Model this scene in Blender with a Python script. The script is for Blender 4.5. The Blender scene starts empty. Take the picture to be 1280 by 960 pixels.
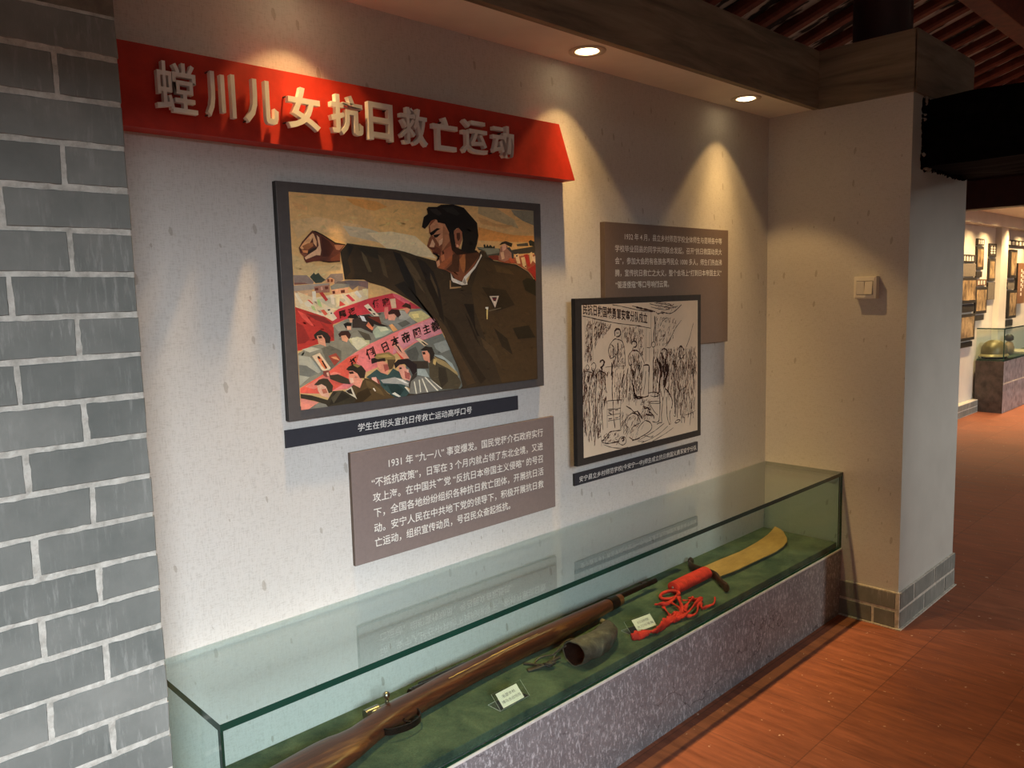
import bpy, math, random
from mathutils import Vector, Matrix
S = bpy.context.scene
COL = S.collection
random.seed(7)

# ------------------------------------------------------------------ camera
cam_data = bpy.data.cameras.new('camera')
cam_data.sensor_fit = 'HORIZONTAL'; cam_data.sensor_width = 36.0
cam_data.lens = 36.0*989.31/1280.0
cam_data.clip_start = 0.02; cam_data.clip_end = 200
cam = bpy.data.objects.new('camera', cam_data); COL.objects.link(cam)
CR = Vector((0.71625857, -0.69738453, -0.02506935))
CU = Vector((0.09637251, 0.06327276, 0.99333222))
CF = Vector((0.69114832, 0.71389871, -0.11252836))
CP = Vector((-0.44709166, -1.6877866, 1.356551))
M = Matrix(((CR.x, CU.x, -CF.x, CP.x), (CR.y, CU.y, -CF.y, CP.y), (CR.z, CU.z, -CF.z, CP.z), (0, 0, 0, 1)))
cam.matrix_world = M
S.camera = cam

# ------------------------------------------------------------------ world, daylight, exposure
S.view_settings.view_transform = 'Standard'
S.view_settings.look = 'None'
S.view_settings.gamma = 1.0
S.view_settings.use_curve_mapping = False
S.view_settings.exposure = 0.0
W = bpy.data.worlds.new('world'); S.world = W; W.use_nodes = True
W.node_tree.nodes['Background'].inputs[0].default_value = (1.0, 0.90, 0.78, 1)
W.node_tree.nodes['Background'].inputs[1].default_value = 0.11

def area(name, loc, target, sx, sy, power, col):
    l = bpy.data.lights.new(name, 'AREA'); l.shape = 'RECTANGLE'; l.size = sx; l.size_y = sy
    l.energy = power; l.color = col
    o = bpy.data.objects.new(name, l); COL.objects.link(o)
    o.location = loc
    o.rotation_euler = (Vector(target)-Vector(loc)).to_track_quat('-Z', 'Y').to_euler()
    return o
DAY = (0.86, 0.945, 1.0)
area('courtyard_daylight', (-2.5, -7.0, 3.3), (-2.5, 0.0, 3.3), 4.0, 1.8, 960, DAY)
area('courtyard_daylight_right', (6.6, -6.5, 3.2), (6.6, 0, 3.2), 1.6, 1.8, 300, (1.0, .97, .90))
LAMP_X = (0.50, 1.4147, 2.3266)
LAMP_Y = -0.118
LAMP_BEAM = 46.0
LAMP_SPILL = 20.0
LAMP_COL = (1.0, 0.61, 0.225)
LINTEL_Z = 2.0

# ------------------------------------------------------------------ helpers
def lin(c):
    return c/12.92 if c <= .04045 else ((c+.055)/1.055)**2.4
def hx(s, k=1.0):
    s = s.lstrip('#')
    return tuple(min(.92, lin(int(s[i:i+2], 16)/255)*k) for i in (0, 2, 4))+(1,)
BASE = {}
def thing(name, loc, label, cat, group=None):
    o = bpy.data.objects.new(name, None); COL.objects.link(o); o.location = loc
    o.empty_display_size = .05
    o['label'] = label; o['category'] = cat
    if group: o['group'] = group
    BASE[o] = Vector(loc)
    return o
def tag(o, label, cat, group=None):
    o['label'] = label; o['category'] = cat
    if group: o['group'] = group
    return o
def struct(o):
    o['kind'] = 'structure'; return o
def mk(name, verts, faces, mats, parent=None, smooth=False, fmat=None, label=None):
    if not isinstance(mats, (list, tuple)): mats = [mats]
    if parent is not None: base = BASE[parent]
    else:
        mn = [min(v[i] for v in verts) for i in range(3)]; mx = [max(v[i] for v in verts) for i in range(3)]
        base = Vector(((mn[0]+mx[0])/2, (mn[1]+mx[1])/2, mn[2]))
    me = bpy.data.meshes.new(name)
    me.from_pydata([(v[0]-base[0], v[1]-base[1], v[2]-base[2]) for v in verts], [], faces)
    for m in mats: me.materials.append(m)
    if fmat:
        for p, i in zip(me.polygons, fmat): p.material_index = i
    if smooth: me.polygons.foreach_set('use_smooth', [True]*len(me.polygons))
    me.update()
    o = bpy.data.objects.new(name, me); COL.objects.link(o)
    if parent is not None: o.parent = parent
    else: o.location = base
    BASE[o] = base
    if label: o['label'] = label
    return o
def fixn(o):
    import bmesh
    bm = bmesh.new(); bm.from_mesh(o.data); bmesh.ops.recalc_face_normals(bm, faces=bm.faces); bm.to_mesh(o.data); bm.free(); return o
class MB:
    """collects pieces of ONE mesh"""
    def __init__(s): s.v = []; s.f = []; s.m = []
    def add(s, v, f, mi=0):
        n = len(s.v); s.v += [tuple(p) for p in v]; s.f += [tuple(i+n for i in q) for q in f]; s.m += [mi]*len(f); return s
    def box(s, a, b, mi=0, bev=0):
        x0, y0, z0 = a; x1, y1, z1 = b
        if bev <= 0:
            v = [(x0,y0,z0),(x1,y0,z0),(x1,y1,z0),(x0,y1,z0),(x0,y0,z1),(x1,y0,z1),(x1,y1,z1),(x0,y1,z1)]
            f = [(0,3,2,1),(4,5,6,7),(0,1,5,4),(1,2,6,5),(2,3,7,6),(3,0,4,7)]
            return s.add(v, f, mi)
        import bmesh
        bm = bmesh.new(); bmesh.ops.create_cube(bm, size=1)
        for q in bm.verts: q.co = ((x0+x1)/2+q.co.x*(x1-x0), (y0+y1)/2+q.co.y*(y1-y0), (z0+z1)/2+q.co.z*(z1-z0))
        bmesh.ops.bevel(bm, geom=list(bm.edges), offset=bev, segments=2, affect='EDGES', profile=.6)
        bm.verts.index_update()
        s.add([q.co.copy() for q in bm.verts], [[q.index for q in p.verts] for p in bm.faces], mi); bm.free(); return s
    def quad(s, a, b, c, d, mi=0): return s.add([a, b, c, d], [(0,1,2,3)], mi)
    def loft(s, rings, mi=0, cap=True, closed=True):
        n = len(rings[0]); v = [p for r in rings for p in r]; f = []
        for i in range(len(rings)-1):
            for j in range(n if closed else n-1):
                k = (j+1) % n
                f.append((i*n+j, i*n+k, (i+1)*n+k, (i+1)*n+j))
        if cap:
            f.append(tuple(range(n))[::-1]); f.append(tuple((len(rings)-1)*n+j for j in range(n)))
        return s.add(v, f, mi)
    def tube(s, pts, r, n=8, mi=0, flat=1.0, tw=0.0):
        pts = [Vector(p) for p in pts]; rings = []
        for i, p in enumerate(pts):
            d = (pts[min(i+1, len(pts)-1)]-pts[max(i-1, 0)]).normalized()
            up = Vector((0, 0, 1)) if abs(d.z) < .95 else Vector((0, 1, 0))
            a = d.cross(up).normalized(); b = a.cross(d).normalized()
            rr = r[i] if isinstance(r, (list, tuple)) else r
            t0 = tw*i
            rings.append([p+a*math.cos(t)*math.cos(t0)*rr+(-a*math.sin(t0)*rr*flat*math.sin(t))+b*(math.cos(t)*math.sin(t0)*rr+math.sin(t)*math.cos(t0)*rr*flat) for t in [2*math.pi*k/n for k in range(n)]])
        return s.loft(rings, mi)
    def build(s, name, mats, parent=None, smooth=False, label=None, angle=None):
        o = mk(name, s.v, s.f, mats, parent, smooth, s.m, label)
        fixn(o)
        if angle and smooth:
            try: o.data.set_sharp_from_angle(angle=math.radians(angle))
            except Exception: pass
        return o
def spline(pts, n=6):
    P = [Vector(p) for p in pts]; out = []
    for i in range(len(P)-1):
        p0 = P[max(i-1, 0)]; p1 = P[i]; p2 = P[i+1]; p3 = P[min(i+2, len(P)-1)]
        for k in range(n):
            t = k/n
            out.append(.5*((2*p1)+(p2-p0)*t+(2*p0-5*p1+4*p2-p3)*t*t+(3*p1-p0-3*p2+p3)*t**3))
    out.append(P[-1]); return out
def interp(x, tab):
    if x <= tab[0][0]: return tab[0][1]
    for (a, b), (c, d) in zip(tab, tab[1:]):
        if x <= c: return b+(d-b)*(x-a)/(c-a)
    return tab[-1][1]

# ------------------------------------------------------------------ materials
class N:
    def __init__(s, name):
        s.m = bpy.data.materials.new(name); s.m.use_nodes = True; s.t = s.m.node_tree; s.t.nodes.clear()
        s.out = s.n('ShaderNodeOutputMaterial'); s.b = s.n('ShaderNodeBsdfPrincipled'); s.l(s.b.outputs[0], s.out.inputs[0])
    def n(s, t, **k):
        q = s.t.nodes.new(t)
        for a, b in k.items(): setattr(q, a, b)
        return q
    def l(s, a, b): s.t.links.new(a, b)
    def co(s, scale=(1, 1, 1), rot=(0, 0, 0), kind='Object'):
        tc = s.n('ShaderNodeTexCoord'); mp = s.n('ShaderNodeMapping'); mp.inputs['Scale'].default_value = scale; mp.inputs['Rotation'].default_value = rot
        s.l(tc.outputs[kind], mp.inputs[0]); return mp.outputs[0]
    def noise(s, vec, scale, detail=4, rough=.55, dist=0):
        q = s.n('ShaderNodeTexNoise'); q.inputs['Scale'].default_value = scale; q.inputs['Detail'].default_value = detail
        q.inputs['Roughness'].default_value = rough; q.inputs['Distortion'].default_value = dist
        s.l(vec, q.inputs['Vector']); return q.outputs['Fac']
    def ramp(s, fac, stops, interp='LINEAR'):
        q = s.n('ShaderNodeValToRGB'); q.color_ramp.interpolation = interp
        e = q.color_ramp.elements
        while len(e) < len(stops): e.new(.5)
        for x, (p, c) in zip(e, stops): x.position = p; x.color = c if len(c) == 4 else tuple(c)+(1,)
        s.l(fac, q.inputs[0]); return q.outputs[0]
    def mix(s, fac, a, b, mode='MIX'):
        q = s.n('ShaderNodeMix', data_type='RGBA', blend_type=mode)
        for i, x in ((0, fac), (6, a), (7, b)):
            if isinstance(x, (int, float)): q.inputs[i].default_value = x
            elif isinstance(x, tuple): q.inputs[i].default_value = x
            else: s.l(x, q.inputs[i])
        return q.outputs[2]
    def math(s, op, a, b=0, c=0):
        q = s.n('ShaderNodeMath', operation=op)
        for i, x in enumerate((a, b, c)):
            if isinstance(x, (int, float)): q.inputs[i].default_value = x
            else: s.l(x, q.inputs[i])
        return q.outputs[0]
    def col(s, x):
        if isinstance(x, tuple): s.b.inputs['Base Color'].default_value = x
        else: s.l(x, s.b.inputs['Base Color'])
        return s
    def bump(s, h, strength=.3, dist=.002):
        q = s.n('ShaderNodeBump'); q.inputs['Strength'].default_value = strength; q.inputs['Distance'].default_value = dist
        s.l(h, q.inputs['Height']); s.l(q.outputs[0], s.b.inputs['Normal']); return s
    def set(s, **k):
        for a, b in k.items(): s.b.inputs[a.replace('_', ' ')].default_value = b
        return s
def plain(name, c, rough=.6, metal=0, spec=.4, var=.12, scale=40, bump=.0):
    m = N(name); c = hx(c) if isinstance(c, str) else c
    f = m.noise(m.co(), scale, 5)
    d = tuple(x*(1-var*1.6) for x in c[:3])+(1,); u = tuple(min(1, x*(1+var)) for x in c[:3])+(1,)
    m.col(m.ramp(f, [(.3, d), (.7, u)])); m.set(Roughness=rough, Metallic=metal)
    m.b.inputs['Specular IOR Level'].default_value = spec
    if bump: m.bump(f, bump, .001)
    return m.m
def m_wall():
    m = N('wallpaper')
    v = m.co(kind='Object')
    big = m.noise(v, 1.3, 3)
    base = m.ramp(big, [(.3, (.60, .575, .545, 1)), (.7, (.65, .625, .60, 1))])
    wx = m.noise(m.co((70, 70, 620)), 1, 3, .6); wz = m.noise(m.co((620, 620, 70)), 1, 3, .6)
    weave = m.math('ADD', wx, wz)
    base = m.mix(.6, base, m.ramp(weave, [(.80, (.74, .72, .70, 1)), (1.20, (1, 1, 1, 1))]), 'MULTIPLY')
    # embedded dark straw flecks, laid out along the face (x+y, z)
    tc = m.n('ShaderNodeNewGeometry'); sx = m.n('ShaderNodeSeparateXYZ'); m.l(tc.outputs['Position'], sx.inputs[0])
    cx = m.n('ShaderNodeCombineXYZ'); m.l(m.math('MULTIPLY', m.math('ADD', sx.outputs[0], m.math('ADD', sx.outputs[1], m.math('MULTIPLY', sx.outputs[2], .12))), 22), cx.inputs[0]); m.l(m.math('MULTIPLY', sx.outputs[2], 8.5), cx.inputs[1])
    vo = m.n('ShaderNodeTexVoronoi'); vo.feature = 'F1'; vo.voronoi_dimensions = '2D'; vo.inputs['Scale'].default_value = 1.0
    m.l(cx.outputs[0], vo.inputs['Vector'])
    sep = m.n('ShaderNodeSeparateColor'); m.l(vo.outputs['Color'], sep.inputs[0])
    wob = m.noise(v, 120, 3)
    dd = m.math('ADD', vo.outputs['Distance'], m.math('MULTIPLY', m.math('SUBTRACT', wob, .5), .10))
    size = m.math('MULTIPLY', m.math('GREATER_THAN', sep.outputs[0], .62), m.math('MULTIPLY', m.math('POWER', sep.outputs[1], 1.5), .12))
    fl = m.math('LESS_THAN', dd, size)
    base = m.mix(m.math('MULTIPLY', fl, .5), base, (.30, .26, .21, 1))
    m.col(base); m.set(Roughness=.78); m.b.inputs['Specular IOR Level'].default_value = .25
    m.bump(weave, .2, .0008); return m.m
def m_brick():
    m = N('grey_brick'); v = m.co()
    a = m.noise(v, 9, 5, .6)
    c = m.ramp(a, [(.3, (.185, .195, .185, 1)), (.7, (.27, .275, .26, 1))])
    st = m.noise(m.co((85, 85, 11), (0, .5, 0)), 1.0, 7, .75)
    msk = m.math('MULTIPLY', m.ramp(st, [(.52, (0, 0, 0, 1)), (.72, (1, 1, 1, 1))]), m.ramp(m.noise(v, 5, 3), [(.42, (0, 0, 0, 1)), (.62, (1, 1, 1, 1))]))
    c = m.mix(m.math('MULTIPLY', msk, .8), c, (.52, .52, .50, 1))
    geo = m.n('ShaderNodeAttribute'); geo.attribute_name = 'tone'
    c = m.mix(.55, c, m.ramp(geo.outputs['Fac'], [(0, (.62, .63, .60, 1)), (1, (1.0, .98, .94, 1))]), 'MULTIPLY')
    m.col(c); m.set(Roughness=.85); m.b.inputs['Specular IOR Level'].default_value = .3
    m.bump(m.noise(v, 60, 8, .7), .5, .002); return m.m
def m_mortar():
    m = N('mortar'); v = m.co(); f = m.noise(v, 45, 8, .7)
    m.col(m.ramp(f, [(.28, (.34, .32, .28, 1)), (.6, (.66, .63, .57, 1))])); m.set(Roughness=.9); m.bump(f, .8, .004); return m.m
def m_floor():
    m = N('red_floor_tile')
    v = m.co(kind='Object')
    br = m.n('ShaderNodeTexBrick'); br.offset = .5; br.squash = 1
    br.inputs['Scale'].default_value = 1; br.inputs['Brick Width'].default_value = .345; br.inputs['Row Height'].default_value = .345
    br.inputs['Mortar Size'].default_value = .0022; br.inputs['Mortar Smooth'].default_value = .3
    br.inputs['Color1'].default_value = (.31, .105, .056, 1); br.inputs['Color2'].default_value = (.37, .130, .070, 1); br.inputs['Mortar'].default_value = (.23, .085, .05, 1)
    mp = m.n('ShaderNodeMapping'); mp.inputs['Location'].default_value = FLOOR_OFF; m.l(v, mp.inputs[0]); m.l(mp.outputs[0], br.inputs['Vector'])
    st = m.noise(m.co((38, 5, 1), (0, 0, .25)), 1.0, 7, .68)
    c = m.mix(.9, br.outputs['Color'], m.ramp(st, [(.3, (.5, .46, .44, 1)), (.7, (1.15, 1.15, 1.15, 1))]), 'MULTIPLY')
    w = m.noise(v, 3.2, 6, .65)
    c = m.mix(m.ramp(w, [(.52, (0, 0, 0, 1)), (.75, (.45, .45, .45, 1))]), c, (.16, .055, .032, 1))
    sp = m.noise(v, 55, 3, .5)
    c = m.mix(m.ramp(sp, [(.715, (0, 0, 0, 1)), (.74, (.8, .8, .8, 1))]), c, (.62, .45, .34, 1))
    m.col(c); m.l(m.ramp(st, [(.3, (.45, .45, .45, 1)), (.8, (.7, .7, .7, 1))]), m.b.inputs['Roughness'])
    m.b.inputs['Specular IOR Level'].default_value = .32
    h = m.math('ADD', m.math('MULTIPLY', st, .6), m.math('MULTIPLY', br.outputs['Fac'], -1.0))
    m.bump(h, .3, .002); return m.m
def m_wood(name, dark, light, scale=(3, 3, 60), rough=.5, spec=.4, axis='x', contrast=(.3, .7)):
    m = N(name)
    sc = {'x': (1.2*scale[0], scale[2], scale[2]), 'y': (scale[2], scale[0], scale[2]), 'z': (scale[2], scale[2], scale[0])}[axis]
    f = m.noise(m.co(sc), 1.0, 6, .6, .6)
    m.col(m.ramp(f, [(contrast[0], dark), (contrast[1], light)])); m.set(Roughness=rough); m.b.inputs['Specular IOR Level'].default_value = spec
    m.bump(f, .15, .001); return m.m
def m_marble():
    m = N('grey_stone'); v = m.co()
    a = m.noise(v, 6, 6, .6)
    c = m.ramp(a, [(.3, (.18, .170, .177, 1)), (.7, (.26, .247, .255, 1))])
    st = m.noise(m.co((120, 120, 48), (0, .65, .2)), 1.0, 7, .75, .4)
    c = m.mix(m.ramp(st, [(.525, (0, 0, 0, 1)), (.60, (.95, .85, .85, 1))]), c, (.60, .58, .60, 1))
    st2 = m.noise(m.co((60, 60, 130), (0, .5, .2)), 1.0, 6, .75, .3)
    c = m.mix(m.ramp(st2, [(.56, (0, 0, 0, 1)), (.70, (.7, .7, .7, 1))]), c, (.52, .50, .52, 1))
    c = m.mix(m.ramp(m.noise(v, 70, 7, .75), [(.54, (0, 0, 0, 1)), (.70, (.75, .75, .75, 1))]), c, (.085, .075, .09, 1))
    vo = m.n('ShaderNodeTexVoronoi'); vo.feature = 'DISTANCE_TO_EDGE'; vo.inputs['Scale'].default_value = 4.2
    nz = m.n('ShaderNodeTexNoise'); nz.inputs['Scale'].default_value = 5; nz.inputs['Detail'].default_value = 5; m.l(v, nz.inputs['Vector'])
    va = m.n('ShaderNodeVectorMath', operation='MULTIPLY_ADD'); m.l(nz.outputs['Color'], va.inputs[0]); va.inputs[1].default_value = (.35, .35, .35); m.l(v, va.inputs[2])
    m.l(va.outputs[0], vo.inputs['Vector'])
    cr = m.math('MULTIPLY', m.math('LESS_THAN', vo.outputs['Distance'], .006), m.ramp(m.noise(v, 4, 2), [(.5, (0, 0, 0, 1)), (.6, (1, 1, 1, 1))]))
    c = m.mix(m.math('MULTIPLY', cr, .8), c, (.05, .045, .05, 1))
    m.col(c); m.set(Roughness=.42); m.bump(st, .35, .0015); return m.m
def m_felt():
    m = N('green_felt'); v = m.co()
    a = m.noise(m.co((1, 1, 1)), 11, 6, .62, .4)
    c = m.ramp(a, [(.32, (.018, .042, .033, 1)), (.68, (.090, .128, .082, 1))])
    c = m.mix(.6, c, m.ramp(m.noise(v, 240, 3), [(.3, (.6, .6, .6, 1)), (.7, (1.15, 1.15, 1.15, 1))]), 'MULTIPLY')
    m.col(c); m.set(Roughness=.95); m.b.inputs['Specular IOR Level'].default_value = .1
    m.b.inputs['Sheen Weight'].default_value = .25; m.b.inputs['Sheen Roughness'].default_value = .4; m.b.inputs['Sheen Tint'].default_value = (.5, .7, .5, 1)
    m.bump(m.noise(v, 300, 3), .4, .001); return m.m
def m_glass(name, tint, refl=1.0):
    """clear sheet: tinted see-through plus mirror reflection by angle (same from both sides)"""
    m = N(name); m.t.nodes.remove(m.b)
    geo = m.n('ShaderNodeNewGeometry')
    dp = m.n('ShaderNodeVectorMath', operation='DOT_PRODUCT'); m.l(geo.outputs['Normal'], dp.inputs[0]); m.l(geo.outputs['Incoming'], dp.inputs[1])
    ca = m.math('ABSOLUTE', dp.outputs['Value'])
    p5 = m.math('POWER', m.math('SUBTRACT', 1.0, ca), 5.0)
    fr = m.math('MULTIPLY', m.math('MULTIPLY_ADD', p5, .96, .04), refl)
    tr = m.n('ShaderNodeBsdfTransparent'); tr.inputs[0].default_value = tint
    gl = m.n('ShaderNodeBsdfGlossy'); gl.inputs['Roughness'].default_value = 0.0; gl.inputs[0].default_value = (.97, 1, .985, 1)
    mx = m.n('ShaderNodeMixShader'); m.l(fr, mx.inputs[0]); m.l(tr.outputs[0], mx.inputs[1]); m.l(gl.outputs[0], mx.inputs[2])
    m.l(mx.outputs[0], m.out.inputs[0]); return m.m
def m_emit(name, c, s):
    m = N(name); m.t.nodes.remove(m.b); e = m.n('ShaderNodeEmission'); e.inputs[0].default_value = c; e.inputs[1].default_value = s
    m.l(e.outputs[0], m.out.inputs[0]); return m.m
def m_attr(name, rough=.55, spec=.35, grain=True):
    m = N(name); a = m.n('ShaderNodeAttribute'); a.attribute_name = 'paint'
    c = a.outputs['Color']
    if grain:
        c = m.mix(.35, c, m.ramp(m.noise(m.co(), 70, 6, .7, 1.0), [(.28, (.55, .55, .58, 1)), (.7, (1.25, 1.22, 1.15, 1))]), 'MULTIPLY')
        c = m.mix(.3, c, m.ramp(m.noise(m.co((20, 20, 60), (0, .5, 0)), 1, 5, .7, 1.0), [(.3, (.6, .6, .6, 1)), (.7, (1.25, 1.25, 1.2, 1))]), 'MULTIPLY')
    m.col(c); m.set(Roughness=rough); m.b.inputs['Specular IOR Level'].default_value = spec; return m.m
def m_stock():
    m = N('rifle_walnut'); v = m.co()
    f = m.noise(m.co((6, 90, 90)), 1.0, 7, .65, .8)
    c = m.ramp(f, [(.3, (.022, .007, .005, 1)), (.55, (.080, .022, .010, 1)), (.78, (.16, .050, .019, 1))])
    b = m.noise(m.co((3, 18, 18)), 1.0, 4, .6)
    c = m.mix(m.ramp(b, [(.58, (0, 0, 0, 1)), (.72, (.8, .8, .8, 1))]), c, (.28, .12, .035, 1))
    c = m.mix(m.ramp(m.noise(m.co((4, 26, 26)), 1.0, 5, .6), [(.58, (0, 0, 0, 1)), (.7, (.75, .75, .75, 1))]), c, (.03, .012, .01, 1))
    m.col(c); m.set(Roughness=.3); m.b.inputs['Specular IOR Level'].default_value = .55
    m.bump(f, .12, .001); return m.m
def m_horn():
    m = N('weathered_horn'); v = m.co()
    f = m.noise(v, 28, 8, .7, .8)
    c = m.ramp(f, [(.34, (.028, .024, .020, 1)), (.58, (.10, .088, .07, 1)), (.75, (.23, .20, .15, 1))])
    m.col(c); m.set(Roughness=.5); m.bump(f, .5, .003); return m.m
def m_roof():
    m = N('roof_tiles'); v = m.co()
    f = m.noise(m.co((30, 5, 5)), 1.0, 5, .6)
    c = m.ramp(f, [(.35, (.018, .016, .014, 1)), (.7, (.05, .045, .04, 1))])
    p = m.noise(m.co((14, 4.2, 4.2)), 1.0, 4, .55)
    c = m.mix(m.ramp(p, [(.47, (0, 0, 0, 1)), (.53, (1, 1, 1, 1))]), c, (.62, .57, .48, 1))
    m.col(c); m.set(Roughness=.9); return m.m
def m_photo(name, seed, dark, light):
    m = N(name); mp = m.n('ShaderNodeMapping'); mp.inputs['Location'].default_value = (seed*3.1, seed, seed*1.7); mp.inputs['Scale'].default_value = (1, 1, .55)
    tc = m.n('ShaderNodeTexCoord'); m.l(tc.outputs['Object'], mp.inputs[0])
    f = m.noise(mp.outputs[0], 14, 6, .65, .3)
    m.col(m.ramp(f, [(.35, dark), (.5, tuple((a+b)/2 for a, b in zip(dark, light))), (.62, light)])); m.set(Roughness=.5); return m.m
FLOOR_OFF = (0, 0, 0)

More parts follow.
